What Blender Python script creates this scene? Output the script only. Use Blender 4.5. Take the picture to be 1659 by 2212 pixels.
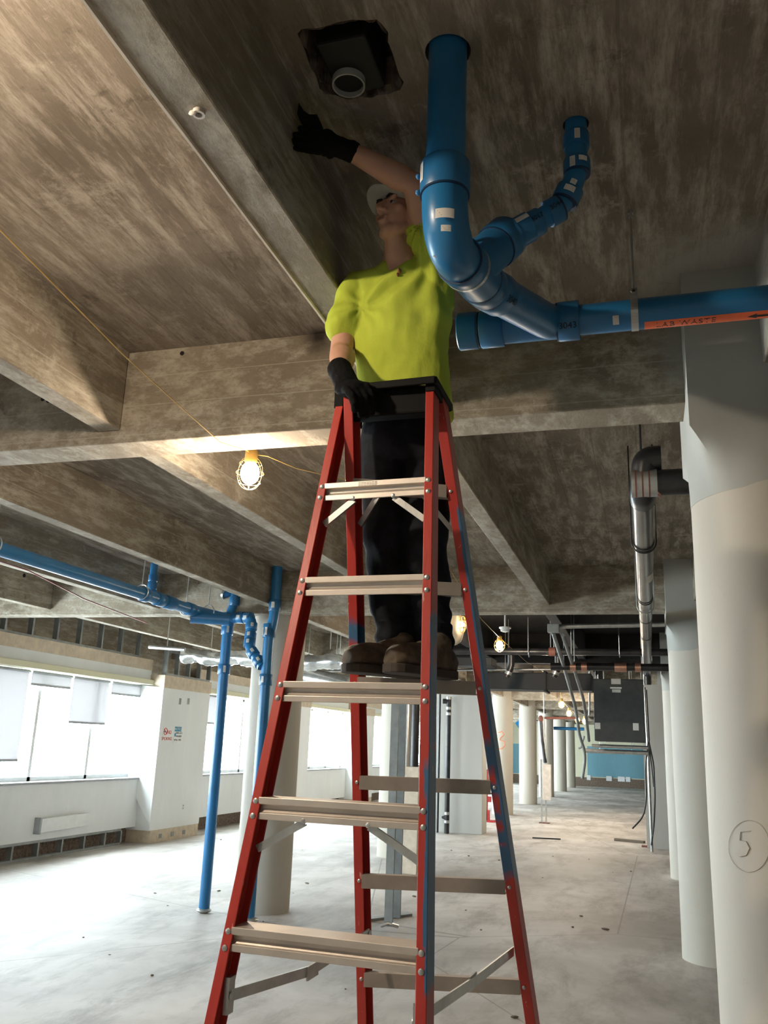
import bpy, bmesh, math, random
from mathutils import Vector, Matrix, noise
random.seed(7)
PI = math.pi
for o in list(bpy.data.objects): bpy.data.objects.remove(o)
SC = bpy.context.scene
COL = SC.collection

# ------------------------------------------------------------------ camera
F, YAW, PITCH, ROLL = 1870.0, math.radians(17.015), math.radians(15.004), math.radians(2.185)
CAM = Vector((0, 0, 1.925))
_f = Vector((-math.sin(YAW)*math.cos(PITCH), math.cos(YAW)*math.cos(PITCH), math.sin(PITCH)))
_r0 = Vector((math.cos(YAW), math.sin(YAW), 0)); _u0 = _r0.cross(_f)
_r = _r0*math.cos(ROLL) + _u0*math.sin(ROLL); _u = -_r0*math.sin(ROLL) + _u0*math.cos(ROLL)
cd = bpy.data.cameras.new('camera'); cam = bpy.data.objects.new('camera', cd); COL.objects.link(cam)
cd.sensor_fit = 'VERTICAL'; cd.sensor_height = 36.0; cd.lens = F/2212*36.0
cd.clip_start = .05; cd.clip_end = 300
cam.matrix_world = Matrix(((_r.x, _u.x, -_f.x, CAM.x), (_r.y, _u.y, -_f.y, CAM.y), (_r.z, _u.z, -_f.z, CAM.z), (0, 0, 0, 1)))
SC.camera = cam

def at(px, py, x=None, y=None, z=None):
    """real place of something measured in the photograph, on a plane whose place in the room is known"""
    d = _r*(px-829.5) + _u*(1106-py) + _f*F
    if x is not None: s = (x-CAM.x)/d.x
    elif y is not None: s = (y-CAM.y)/d.y
    else: s = (z-CAM.z)/d.z
    return CAM + d*s

# ------------------------------------------------------------------ light
SC.view_settings.view_transform = 'Standard'; SC.view_settings.look = 'None'
SC.view_settings.gamma = 1.0; SC.view_settings.exposure = 0.0
SC.view_settings.use_curve_mapping = False
SKY = 41.0
w = bpy.data.worlds.new('overcast'); SC.world = w; w.use_nodes = True
bg = w.node_tree.nodes['Background']; bg.inputs[0].default_value = (.80, .94, 1.0, 1); bg.inputs[1].default_value = SKY
BULB_W = 105.0
BULB_COL = (1.0, .82, .62)

# ------------------------------------------------------------------ materials
def nt_new(name):
    m = bpy.data.materials.new(name); m.use_nodes = True
    nt = m.node_tree; b = nt.nodes['Principled BSDF']
    return m, nt, b
def mix(nt, fac, a, b):
    n = nt.nodes.new('ShaderNodeMix'); n.data_type = 'RGBA'
    if isinstance(fac, (int, float)): n.inputs[0].default_value = fac
    else: nt.links.new(fac, n.inputs[0])
    for k, v in ((6, a), (7, b)):
        if isinstance(v, tuple): n.inputs[k].default_value = (*v[:3], 1)
        else: nt.links.new(v, n.inputs[k])
    return n.outputs[2]
def noi(nt, scale=(1, 1, 1), s=5, det=6, rough=.6, dist=0, loc=(0, 0, 0)):
    tc = nt.nodes.new('ShaderNodeTexCoord'); mp = nt.nodes.new('ShaderNodeMapping')
    mp.inputs[3].default_value = scale; mp.inputs[1].default_value = loc
    nt.links.new(tc.outputs['Object'], mp.inputs[0])
    n = nt.nodes.new('ShaderNodeTexNoise'); n.inputs['Scale'].default_value = s
    n.inputs['Detail'].default_value = det; n.inputs['Roughness'].default_value = rough; n.inputs['Distortion'].default_value = dist
    nt.links.new(mp.outputs[0], n.inputs[0]); return n.outputs[0]
def ramp(nt, src, lo, hi):
    n = nt.nodes.new('ShaderNodeMapRange'); n.inputs[1].default_value = lo; n.inputs[2].default_value = hi
    nt.links.new(src, n.inputs[0]); return n.outputs[0]
def mth(nt, op, a, b=0.0):
    n = nt.nodes.new('ShaderNodeMath'); n.operation = op
    for k, v in ((0, a), (1, b)):
        if isinstance(v, (int, float)): n.inputs[k].default_value = v
        else: nt.links.new(v, n.inputs[k])
    return n.outputs[0]
def bump(nt, b, src, st=.3, dist=.01):
    n = nt.nodes.new('ShaderNodeBump'); n.inputs['Strength'].default_value = st; n.inputs['Distance'].default_value = dist
    nt.links.new(src, n.inputs['Height']); nt.links.new(n.outputs[0], b.inputs['Normal'])
def plain(name, col, rough=.6, metal=0, var=.12, vs=8, bs=.1, spec=.5, emis=None, es=0, bscale=60):
    m, nt, b = nt_new(name)
    n = noi(nt, s=vs, det=5)
    dark = tuple(c*(1-var*1.6) for c in col); light = tuple(min(1, c*(1+var)) for c in col)
    nt.links.new(mix(nt, ramp(nt, n, .3, .7), dark, light), b.inputs['Base Color'])
    b.inputs['Roughness'].default_value = rough; b.inputs['Metallic'].default_value = metal
    b.inputs['Specular IOR Level'].default_value = spec
    if bs: bump(nt, b, noi(nt, s=bscale, det=3), bs, .003)
    if emis: b.inputs['Emission Color'].default_value = (*emis, 1); b.inputs['Emission Strength'].default_value = es
    return m

def concrete(name, base, dark, pale, stretch=(5, .7, 1), bands=0.0, axis=0, black=False, streak=.5):
    m, nt, b = nt_new(name)
    big = noi(nt, s=.9, det=8, rough=.65, dist=.4)
    med = noi(nt, scale=stretch, s=2.6, det=10, rough=.74, dist=.12)
    fine = noi(nt, scale=stretch, s=16, det=8, rough=.8, loc=(3, 1, 2))
    blot = noi(nt, s=3.6, det=10, rough=.78, dist=.2, loc=(7, 5, 1))
    c = mix(nt, ramp(nt, big, .36, .66), dark, base)
    c = mix(nt, mth(nt, 'MULTIPLY', ramp(nt, med, .46, .62), .88), c, pale)
    c = mix(nt, mth(nt, 'MULTIPLY', ramp(nt, fine, .50, .64), .6), c, dark)
    c = mix(nt, mth(nt, 'MULTIPLY', ramp(nt, blot, .59, .66), .7), c, tuple(d*.6 for d in dark))
    c = mix(nt, mth(nt, 'MULTIPLY', ramp(nt, noi(nt, s=2.6, det=10, rough=.82, loc=(1, 9, 4)), .56, .66), .55), c, tuple(min(1, p*1.25) for p in pale))
    hsrc = mth(nt, 'ADD', med, mth(nt, 'MULTIPLY', fine, .6))
    if bands:
        tc = nt.nodes.new('ShaderNodeTexCoord'); sp = nt.nodes.new('ShaderNodeSeparateXYZ'); nt.links.new(tc.outputs['Object'], sp.inputs[0])
        wob = mth(nt, 'MULTIPLY', noi(nt, s=1.5, det=2), .015)
        fr = mth(nt, 'FRACT', mth(nt, 'DIVIDE', mth(nt, 'ADD', sp.outputs[axis], wob), bands))
        line = mth(nt, 'LESS_THAN', fr, .035)
        c = mix(nt, mth(nt, 'MULTIPLY', line, streak), c, tuple(p*1.1 for p in pale) if axis == 2 else tuple(d*.6 for d in dark))
        cell = mth(nt, 'FLOOR', mth(nt, 'DIVIDE', mth(nt, 'ADD', sp.outputs[axis], wob), bands))
        wn = nt.nodes.new('ShaderNodeTexWhiteNoise'); wn.noise_dimensions = '1D'; nt.links.new(cell, wn.inputs['W'])
        c = mix(nt, mth(nt, 'MULTIPLY', wn.outputs[0], .3), c, dark)
        hsrc = mth(nt, 'ADD', hsrc, mth(nt, 'MULTIPLY', line, .8))
    if black:   # the soffit beyond the second girder is sprayed black
        tc = nt.nodes.new('ShaderNodeTexCoord'); sp = nt.nodes.new('ShaderNodeSeparateXYZ'); nt.links.new(tc.outputs['Object'], sp.inputs[0])
        k = mth(nt, 'MULTIPLY', mth(nt, 'GREATER_THAN', sp.outputs[1], 10.05), mth(nt, 'LESS_THAN', sp.outputs[1], 21.6))
        k = mth(nt, 'MULTIPLY', k, mth(nt, 'GREATER_THAN', sp.outputs[0], -4.1))
        c = mix(nt, mth(nt, 'MULTIPLY', k, .96), c, (.012, .012, .013))
    tc = nt.nodes.new('ShaderNodeTexCoord')
    for P_, r0, r1, col_, k_ in STAINS:
        vm = nt.nodes.new('ShaderNodeVectorMath'); vm.operation = 'DISTANCE'; nt.links.new(tc.outputs['Object'], vm.inputs[0]); vm.inputs[1].default_value = P_
        dd_ = mth(nt, 'ADD', vm.outputs['Value'], mth(nt, 'MULTIPLY', mth(nt, 'SUBTRACT', blot, .5), r1*1.3))
        c = mix(nt, mth(nt, 'MULTIPLY', mth(nt, 'SUBTRACT', 1.0, ramp(nt, dd_, r0, r1)), k_), c, col_)
    nt.links.new(c, b.inputs['Base Color']); b.inputs['Roughness'].default_value = .88
    b.inputs['Specular IOR Level'].default_value = .25
    bump(nt, b, hsrc, .55, .012)
    return m

STAINS = [(tuple(at(690, 728, y=3.77)), .02, .12, (.02, .015, .012), .92), ((.56, 3.75, 3.94), .45, .62, (.36, .355, .32), .8), ((-1.07, 3.76, 3.5), .02, .10, (.06, .05, .04), .7), (tuple(at(230, 1235, y=9.6)), .05, .22, (.04, .035, .03), .8), (tuple(at(610, 1242, z=3.94)), .1, .4, (.07, .06, .05), .6), (tuple(at(60, 1120, z=3.6)), .1, .4, (.05, .045, .04), .6), (tuple(at(360, 990, z=3.93)), .05, .3, (.06, .05, .04), .7)]
M = {}
M['slab'] = concrete('formed_concrete_soffit', (.32, .275, .225), (.165, .136, .105), (.50, .445, .375), stretch=(4.5, .8, 1), bands=.285, axis=0, black=True, streak=.3)
M['beam'] = concrete('formed_concrete_beam', (.34, .29, .225), (.20, .165, .12), (.50, .455, .375), stretch=(2, .8, 4), bands=.165, axis=2, streak=.42)
M['beam_black'] = concrete('concrete_beam_sprayed', (.34, .29, .225), (.20, .165, .12), (.50, .455, .375), stretch=(2, .8, 4), bands=.165, axis=2, streak=.42, black=True)

def floor_mat():
    m, nt, b = nt_new('dusty_concrete_floor')
    big = noi(nt, s=.5, det=8, rough=.6, dist=.5); sw = noi(nt, scale=(1, .35, 1), s=2.2, det=9, rough=.72, dist=.25)
    c = mix(nt, ramp(nt, big, .35, .68), (.36, .33, .30), (.66, .62, .58))
    c = mix(nt, mth(nt, 'MULTIPLY', ramp(nt, sw, .47, .64), .7), c, (.27, .245, .215))
    c = mix(nt, mth(nt, 'MULTIPLY', ramp(nt, noi(nt, s=7, det=8, rough=.8), .64, .70), .5), c, (.2, .18, .16))
    vor = nt.nodes.new('ShaderNodeTexVoronoi'); vor.feature = 'DISTANCE_TO_EDGE'; vor.inputs['Scale'].default_value = .16
    tc = nt.nodes.new('ShaderNodeTexCoord'); nt.links.new(tc.outputs['Object'], vor.inputs[0])
    ln = mth(nt, 'LESS_THAN', vor.outputs[0], .0012)
    c = mix(nt, mth(nt, 'MULTIPLY', ln, .6), c, (.2, .18, .16))
    nt.links.new(c, b.inputs['Base Color']); nt.links.new(mix(nt, big, (.5, .5, .5), (.75, .75, .75)), b.inputs['Roughness'])
    b.inputs['Specular IOR Level'].default_value = .4
    bump(nt, b, noi(nt, s=30, det=5), .12, .004); return m
M['floor'] = floor_mat()

def paint(name, col, dirt=(.45, .38, .28), amt=.5, s=2.5):
    m, nt, b = nt_new(name)
    n1 = noi(nt, scale=(1, 1, .35), s=s, det=9, rough=.7, dist=.3); n2 = noi(nt, s=9, det=8, rough=.8, loc=(4, 4, 4))
    c = mix(nt, ramp(nt, n1, .3, .7), tuple(x*.93 for x in col), col)
    c = mix(nt, mth(nt, 'MULTIPLY', ramp(nt, n2, .60, .69), amt), c, dirt)
    nt.links.new(c, b.inputs['Base Color']); b.inputs['Roughness'].default_value = .62
    b.inputs['Specular IOR Level'].default_value = .3
    bump(nt, b, noi(nt, s=14, det=6), .12, .006); return m
M['column'] = paint('off_white_column_paint', (.50, .465, .40), amt=.75)
M['column_top'] = paint('grey_white_column_top', (.38, .385, .355), amt=.2)
M['drywall'] = paint('white_drywall', (.80, .83, .84), amt=.12)
M['drywall_grey'] = paint('pale_grey_wall', (.50, .50, .47), amt=.4)
M['gypsum'] = plain('bare_tan_gypsum', (.58, .49, .38), .8)
M['cream'] = paint('cream_paint', (.70, .68, .50), amt=.25)
M['teal'] = paint('teal_wall_paint', (.17, .36, .44), dirt=(.6, .62, .6), amt=.6, s=1.5)
M['trimwhite'] = plain('white_trim', (.78, .80, .80), .5, var=.04)
M['sill'] = plain('grey_sill', (.33, .35, .37), .5)
M['shade'] = None
M['blue'] = plain('blue_plastic_pipe', (.016, .150, .34), .33, var=.10, vs=3, bs=.05)
M['blue_hub'] = plain('blue_plastic_fitting', (.015, .130, .30), .36, var=.12, vs=5, bs=.05)
M['bluedark'] = plain('blue_fitting_joint', (.004, .03, .085), .5)
M['sticker'] = plain('paper_sticker', (.66, .64, .60), .7, var=.05)
M['ink'] = plain('black_ink', (.02, .02, .02), .6, bs=0)
M['greyink'] = plain('grey_pencil', (.42, .38, .32), .8, bs=0)
M['orange_tape'] = plain('orange_tape', (.75, .14, .05), .45, var=.06)
M['redink'] = plain('red_ink', (.65, .04, .03), .6, bs=0)
M['blueink'] = plain('blue_ink', (.02, .25, .42), .6, bs=0)
M['orangespray'] = plain('orange_spray_paint', (.85, .25, .10), .7, bs=0)
M['steel'] = plain('galvanised_steel', (.50, .51, .50), .38, .85, var=.15, vs=12)
M['stud'] = plain('galvanised_stud', (.27, .29, .29), .5, .3, var=.15, vs=6)
M['foil'] = plain('silver_foil_duct', (.72, .74, .74), .22, .9, var=.2, vs=5, bs=.6, bscale=25)
M['alu'] = plain('ladder_aluminium', (.60, .545, .49), .42, .55, var=.08, vs=9)
M['alu_dirty'] = plain('scuffed_rung', (.36, .325, .29), .55, .35, var=.12, vs=9)
M['black'] = plain('black_plastic', (.006, .006, .006), .7, var=.2, spec=.15)
M['blackpipe'] = plain('black_iron_pipe', (.028, .028, .03), .35, .3, var=.3)
M['darkpipe'] = plain('dark_glossy_pipe', (.06, .058, .055), .25, .6, var=.4, vs=9)
M['darkgrey'] = plain('dark_grey_unit_metal', (.055, .06, .06), .5, .2, var=.12)
M['ductblack'] = plain('black_painted_duct', (.009, .009, .0095), .6, .1)
M['copper'] = plain('copper_band', (.60, .34, .25), .35, .8)
M['rust'] = plain('rusty_fitting', (.16, .055, .04), .7)
M['red'] = plain('red_steel', (.40, .02, .02), .45)
M['whitebox'] = plain('white_painted_box', (.62, .57, .52), .6)
M['tanbox'] = plain('tan_cladding', (.60, .53, .43), .7)
M['cable'] = plain('black_cable', (.012, .012, .012), .5)
M['yellowcable'] = plain('yellow_cord', (.55, .34, .08), .5, bs=0)
M['redcable'] = plain('red_brown_cable', (.30, .08, .07), .5, bs=0)
M['skin'] = None
M['jeans'] = plain('dark_denim', (.012, .014, .018), .9, spec=.2, var=.5, vs=14, bs=.35, bscale=180)
M['glove'] = plain('black_knit_glove', (.006, .006, .0065), .9, spec=.15, bs=.5, bscale=250)
M['boot'] = plain('dusty_brown_boot', (.10, .078, .052), .75, var=.45, vs=18, bs=.3)
M['sole'] = plain('grey_boot_sole', (.05, .043, .035), .8, var=.2)
M['cap'] = plain('light_grey_cap', (.42, .41, .38), .85, bs=.2)
M['hair'] = plain('dark_hair', (.02, .015, .012), .8)
M['lip'] = plain('lip_skin', (.30, .12, .09), .6, bs=0)
M['eye'] = plain('eye_white', (.30, .27, .24), .3, bs=0)
M['insul'] = plain('cream_crumpled_wrap', (.72, .62, .45), .7, var=.12)
M['debris'] = plain('debris', (.16, .13, .10), .9)
M['brick'] = plain('rough_chipped_concrete', (.20, .15, .115), .95, var=.4, vs=20, bs=.8, bscale=40)
M['deck'] = plain('dark_void', (.012, .011, .01), .9)
M['collar'] = plain('grey_pipe_collar', (.40, .40, .38), .5)
M['bulb'] = plain('bulb_glass_lit', (1, .9, .75), .3, emis=(1.0, .84, .62), es=70, bs=0)

def skin_mat():
    m, nt, b = nt_new('skin')
    c = mix(nt, ramp(nt, noi(nt, s=9, det=6), .35, .7), (.50, .265, .175), (.60, .34, .235))
    nt.links.new(c, b.inputs['Base Color']); b.inputs['Roughness'].default_value = .55
    b.inputs['Subsurface Weight'].default_value = .12; b.inputs['Subsurface Radius'].default_value = (.01, .004, .002)
    bump(nt, b, noi(nt, s=120, det=3), .08, .002); return m
M['skin'] = skin_mat()
def shirt_mat():
    m, nt, b = nt_new('hi_vis_yellow_cotton')
    c = mix(nt, ramp(nt, noi(nt, s=4, det=6), .3, .7), (.37, .44, .045), (.46, .54, .065))
    c = mix(nt, mth(nt, 'MULTIPLY', ramp(nt, noi(nt, s=16, det=4, loc=(2, 2, 2)), .71, .75), .6), c, (.12, .12, .03))
    nt.links.new(c, b.inputs['Base Color']); b.inputs['Roughness'].default_value = .9
    b.inputs['Specular IOR Level'].default_value = .2
    bump(nt, b, noi(nt, scale=(1, 1, .5), s=16, det=5), .35, .012); return m
M['shirt'] = shirt_mat()
def shade_mat():
    m, nt, b = nt_new('grey_roller_shade')
    b.inputs['Base Color'].default_value = (.45, .46, .49, 1); b.inputs['Roughness'].default_value = .9
    tr = nt.nodes.new('ShaderNodeBsdfTranslucent'); tr.inputs[0].default_value = (.52, .50, .50, 1)
    mx = nt.nodes.new('ShaderNodeMixShader'); mx.inputs[0].default_value = .34
    nt.links.new(b.outputs[0], mx.inputs[1]); nt.links.new(tr.outputs[0], mx.inputs[2])
    nt.links.new(mx.outputs[0], nt.nodes['Material Output'].inputs[0]); return m
M['shade'] = shade_mat()
def glass_mat():
    m, nt, b = nt_new('clear_window_glass')
    tr = nt.nodes.new('ShaderNodeBsdfTransparent'); gl = nt.nodes.new('ShaderNodeBsdfGlossy'); gl.inputs[1].default_value = .02
    mx = nt.nodes.new('ShaderNodeMixShader'); mx.inputs[0].default_value = .06
    nt.links.new(tr.outputs[0], mx.inputs[1]); nt.links.new(gl.outputs[0], mx.inputs[2])
    nt.links.new(mx.outputs[0], nt.nodes['Material Output'].inputs[0]); return m
M['glass'] = glass_mat()
def rail_mat(name, spots, edge=(0, 0, 1)):
    """red fibreglass with blue spray-paint marks; spots: (z centre, half height) measured up from the floor"""
    m, nt, b = nt_new(name)
    c = mix(nt, ramp(nt, noi(nt, scale=(4, 4, 1), s=4, det=6), .3, .7), (.36, .026, .018), (.46, .038, .026))
    tc = nt.nodes.new('ShaderNodeTexCoord'); sp = nt.nodes.new('ShaderNodeSeparateXYZ'); nt.links.new(tc.outputs['Object'], sp.inputs[0])
    nz = mth(nt, 'MULTIPLY', mth(nt, 'SUBTRACT', noi(nt, s=9, det=3), .5), .12)
    # u = distance outward from the rail's inner edge, which runs x = e0 + e1*z in the ladder's own space
    u_ = mth(nt, 'MULTIPLY', mth(nt, 'SUBTRACT', sp.outputs[0], mth(nt, 'ADD', mth(nt, 'MULTIPLY', sp.outputs[2], edge[1]), edge[0])), edge[2])
    acc = None
    for zc, hh, xl in spots:
        d = mth(nt, 'ABSOLUTE', mth(nt, 'SUBTRACT', mth(nt, 'ADD', sp.outputs[2], nz), zc))
        k = mth(nt, 'SUBTRACT', 1.0, ramp(nt, d, hh-.012, hh+.012))
        if xl is not None:   # only where the sprayed side faces out: local x beyond xl
            k = mth(nt, 'MULTIPLY', k, ramp(nt, mth(nt, 'ADD', u_, mth(nt, 'MULTIPLY', nz, .10)), xl-.0015, xl+.0015))
        acc = k if acc is None else mth(nt, 'MAXIMUM', acc, k)
    if acc is not None: c = mix(nt, acc, c, (.035, .12, .24))
    c = mix(nt, mth(nt, 'MULTIPLY', ramp(nt, noi(nt, scale=(3, 3, .6), s=22, det=5, loc=(1, 2, 3)), .69, .73), .6), c, (.62, .5, .45))
    nt.links.new(c, b.inputs['Base Color']); b.inputs['Roughness'].default_value = .42
    bump(nt, b, noi(nt, scale=(1, 1, .05), s=150, det=2), .15, .002); return m

# ------------------------------------------------------------------ mesh helpers
def mk(name, bm, mat, parent=None, smooth=False, kind=None, bevel=0, loc=None):
    me = bpy.data.meshes.new(name); bm.normal_update(); bm.to_mesh(me); bm.free()
    o = bpy.data.objects.new(name, me); COL.objects.link(o)
    for mm in (mat if isinstance(mat, (list, tuple)) else [mat]): me.materials.append(mm)
    if parent is not None: o.parent = parent
    if smooth:
        for p in me.polygons: p.use_smooth = True
        try: me.set_sharp_from_angle(angle=math.radians(38))
        except Exception: pass
    if kind: o['kind'] = kind
    if bevel:
        md = o.modifiers.new('bevel', 'BEVEL'); md.width = bevel; md.segments = 2; md.limit_method = 'ANGLE'
    if loc is not None:
        v = Vector(loc); me.transform(Matrix.Translation(-v)); o.location = v
    return o
def tag(o, label, cat, group=None):
    o['label'] = label; o['category'] = cat
    if group: o['group'] = group
    return o
def empty(name, label, cat, loc=(0, 0, 0), group=None):
    o = bpy.data.objects.new(name, None); COL.objects.link(o); o.location = loc; o.empty_display_size = .1
    return tag(o, label, cat, group)
def part(name, bm, mat, parent, label=None, **k):
    """a part built in world coordinates, hung under its thing"""
    o = mk(name, bm, mat, None, **k)
    o.parent = parent
    pw = Vector(parent.location); q = parent.parent
    while q is not None: pw += q.location; q = q.parent
    o.data.transform(Matrix.Translation(-pw))
    if label: o['label'] = label
    return o
def B(bm, x0, x1, y0, y1, z0, z1):
    vs = [bm.verts.new((x, y, z)) for x in (x0, x1) for y in (y0, y1) for z in (z0, z1)]
    for f in ((0, 1, 3, 2), (4, 6, 7, 5), (0, 4, 5, 1), (2, 3, 7, 6), (0, 2, 6, 4), (1, 5, 7, 3)): bm.faces.new([vs[i] for i in f])
    return bm
def box(x0, x1, y0, y1, z0, z1): return B(bmesh.new(), x0, x1, y0, y1, z0, z1)
def bar(bm, a, b, w, h, up=(0, 0, 1)):
    """rectangular bar a->b, w across, h along up"""
    a, b = Vector(a), Vector(b); d = (b-a).normalized(); u = Vector(up); u = (u-d*u.dot(d)).normalized(); s = d.cross(u)
    vs = [bm.verts.new(p+s*(sx*w/2)+u*(sy*h/2)) for p in (a, b) for sx, sy in ((-1, -1), (1, -1), (1, 1), (-1, 1))]
    for f in ((3, 2, 1, 0), (4, 5, 6, 7), (0, 1, 5, 4), (1, 2, 6, 5), (2, 3, 7, 6), (3, 0, 4, 7)): bm.faces.new([vs[i] for i in f])
    return bm
def prism(bm, prof, a, b, ux, uy):
    """profile (list of 2D) swept a->b; ux, uy may be pairs for each end"""
    a, b, ux, uy = Vector(a), Vector(b), Vector(ux), Vector(uy)
    r0 = [bm.verts.new(a+ux*p[0]+uy*p[1]) for p in prof]; r1 = [bm.verts.new(b+ux*p[0]+uy*p[1]) for p in prof]
    n = len(prof)
    for i in range(n): bm.faces.new([r0[i], r0[(i+1) % n], r1[(i+1) % n], r1[i]])
    bm.faces.new(r0[::-1]); bm.faces.new(r1)
    return bm
def frame(d):
    d = d.normalized(); t = Vector((0, 0, 1)) if abs(d.z) < .9 else Vector((1, 0, 0))
    s = d.cross(t).normalized(); return s, s.cross(d).normalized()
def tube(bm, pts, rad, seg=16, cap=True, closed=False):
    pts = [Vector(p) for p in pts]; n = len(pts)
    if not isinstance(rad, (list, tuple)): rad = [rad]*n
    rings = []; prev = None
    for i, p in enumerate(pts):
        if closed: d = pts[(i+1) % n]-pts[i-1]
        else: d = pts[min(i+1, n-1)]-pts[max(i-1, 0)]
        if d.length < 1e-9: d = Vector((0, 0, 1))
        d.normalize()
        if prev is None: s, u = frame(d)
        else:
            s = prev-d*prev.dot(d)
            if s.length < 1e-6: s, u = frame(d)
            s.normalize(); u = s.cross(d).normalized()
        prev = s
        r = rad[i]; rx, ry = (r if isinstance(r, (tuple, list)) else (r, r))
        rings.append([bm.verts.new(p+s*(rx*math.cos(2*PI*k/seg))+u*(ry*math.sin(2*PI*k/seg))) for k in range(seg)])
    for i in range(n if closed else n-1):
        A, C = rings[i], rings[(i+1) % n]
        for k in range(seg): bm.faces.new([A[k], A[(k+1) % seg], C[(k+1) % seg], C[k]])
    if cap and not closed: bm.faces.new(rings[0][::-1]); bm.faces.new(rings[-1])
    bmesh.ops.recalc_face_normals(bm, faces=bm.faces[:])
    return bm
def cyl(bm, a, b, r, seg=24): return tube(bm, [a, b], r, seg)
def arc(a, c, b, n=8):
    """quadratic bend from a to b with corner c"""
    a, c, b = Vector(a), Vector(c), Vector(b)
    return [a*(1-t)**2 + c*2*t*(1-t) + b*t*t for t in [i/n for i in range(n+1)]]
def fillet(pts, r, n=6):
    """round the corners of a polyline"""
    pts = [Vector(p) for p in pts]; out = [pts[0]]
    for i in range(1, len(pts)-1):
        p = pts[i]; a = (pts[i-1]-p); b = (pts[i+1]-p); rr = min(r, a.length*.49, b.length*.49)
        out += arc(p+a.normalized()*rr, p, p+b.normalized()*rr, n)
    out.append(pts[-1]); return out
def disc(bm, c, n, r, t, seg=20):
    c, n = Vector(c), Vector(n).normalized(); return cyl(bm, c-n*t/2, c+n*t/2, r, seg)
def ring_mesh(bm, a, b, ri, ro, seg=24):
    """hollow pipe a->b"""
    a, b = Vector(a), Vector(b); d = (b-a).normalized(); s, u = frame(d); R = []
    for p, r in ((a, ro), (b, ro), (b, ri), (a, ri)):
        R.append([bm.verts.new(p+s*(r*math.cos(2*PI*k/seg))+u*(r*math.sin(2*PI*k/seg))) for k in range(seg)])
    for i in range(4):
        A, C = R[i], R[(i+1) % 4]
        for k in range(seg): bm.faces.new([A[k], A[(k+1) % seg], C[(k+1) % seg], C[k]])
    bmesh.ops.recalc_face_normals(bm, faces=bm.faces[:])
    return bm
def holed(outer, holes, z, zt):
    """flat plate between z and zt with through holes (2D loops)"""
    bm = bmesh.new(); es = []
    for lp in [outer]+holes:
        vs = [bm.verts.new((p[0], p[1], z)) for p in lp]
        for i in range(len(vs)): es.append(bm.edges.new((vs[i], vs[(i+1) % len(vs)])))
    bmesh.ops.triangle_fill(bm, use_beauty=True, use_dissolve=False, edges=es)
    r = bmesh.ops.extrude_face_region(bm, geom=bm.faces[:])
    for v in [g for g in r['geom'] if isinstance(g, bmesh.types.BMVert)]: v.co.z = zt
    bmesh.ops.recalc_face_normals(bm, faces=bm.faces[:])
    return bm
def circ(x, y, r, n=28): return [(x+r*math.cos(2*PI*i/n), y+r*math.sin(2*PI*i/n)) for i in range(n)]
def textbm(s, size, extrude=.0006, align='CENTER', spacing=1.0):
    cu = bpy.data.curves.new('lettering', 'FONT'); cu.body = s; cu.size = size; cu.extrude = extrude; cu.align_x = align; cu.align_y = 'CENTER'
    cu.space_character = spacing; cu.resolution_u = 3
    o = bpy.data.objects.new('lettering', cu); COL.objects.link(o)
    dg = bpy.context.evaluated_depsgraph_get(); me = bpy.data.meshes.new_from_object(o.evaluated_get(dg), depsgraph=dg)
    bm = bmesh.new(); bm.from_mesh(me); bpy.data.objects.remove(o); bpy.data.meshes.remove(me); return bm
def place(bm, origin, ux, uy, uz):
    ux, uy, uz = Vector(ux), Vector(uy), Vector(uz); m = Matrix(((ux.x, uy.x, uz.x, origin[0]), (ux.y, uy.y, uz.y, origin[1]), (ux.z, uy.z, uz.z, origin[2]), (0, 0, 0, 1)))
    bm.transform(m); return bm
def remeshed(bm, voxel=.008, smooth=3, disp=None):
    """fuse overlapping closed shapes into one continuous skin"""
    me = bpy.data.meshes.new('fuse'); bm.to_mesh(me); bm.free(); o = bpy.data.objects.new('fuse', me); COL.objects.link(o)
    md = o.modifiers.new('r', 'REMESH'); md.mode = 'VOXEL'; md.voxel_size = voxel
    if smooth: s = o.modifiers.new('s', 'SMOOTH'); s.iterations = smooth; s.factor = .5
    dg = bpy.context.evaluated_depsgraph_get(); m2 = bpy.data.meshes.new_from_object(o.evaluated_get(dg), depsgraph=dg)
    out = bmesh.new(); out.from_mesh(m2); bpy.data.objects.remove(o); bpy.data.meshes.remove(m2); bpy.data.meshes.remove(me)
    out.normal_update()
    if disp:
        for v, d in [(v, v.normal*disp(v.co, v.normal)) for v in out.verts]: v.co += d
    for f in out.faces: f.smooth = True
    return out
def ell(bm, c, r, rot=None, seg=16):
    m = Matrix.Translation(Vector(c)) @ (rot.to_4x4() if rot else Matrix.Identity(4)) @ Matrix.Diagonal((*r, 1))
    bmesh.ops.create_uvsphere(bm, u_segments=seg, v_segments=max(8, seg*2//3), radius=1, matrix=m); return bm
def limb(bm, pts, rad, seg=14):
    pts = [Vector(p) for p in pts]; tube(bm, pts, rad, seg)
    for i in (0, -1):
        r = rad[i]; r = r if isinstance(r, (int, float)) else min(r)
        ell(bm, pts[i], (r, r, r), seg=12)
    return bm

# ------------------------------------------------------------------ setting
ZS, ZJ, ZG = 3.94, 3.49, 3.42        # slab soffit, joist bottom, girder bottom
XW, YE, XR, YB = -9.2, 54.0, 6.6, -3.5
ROWS = [3.88+5.97*k for k in range(-1, 9)]
def st(name, bm, mat, **k): return mk(name, bm, mat, kind='structure', **k)
st('floor', box(XW-.3, XR, YB, YE, -.12, 0), M['floor'])
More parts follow.
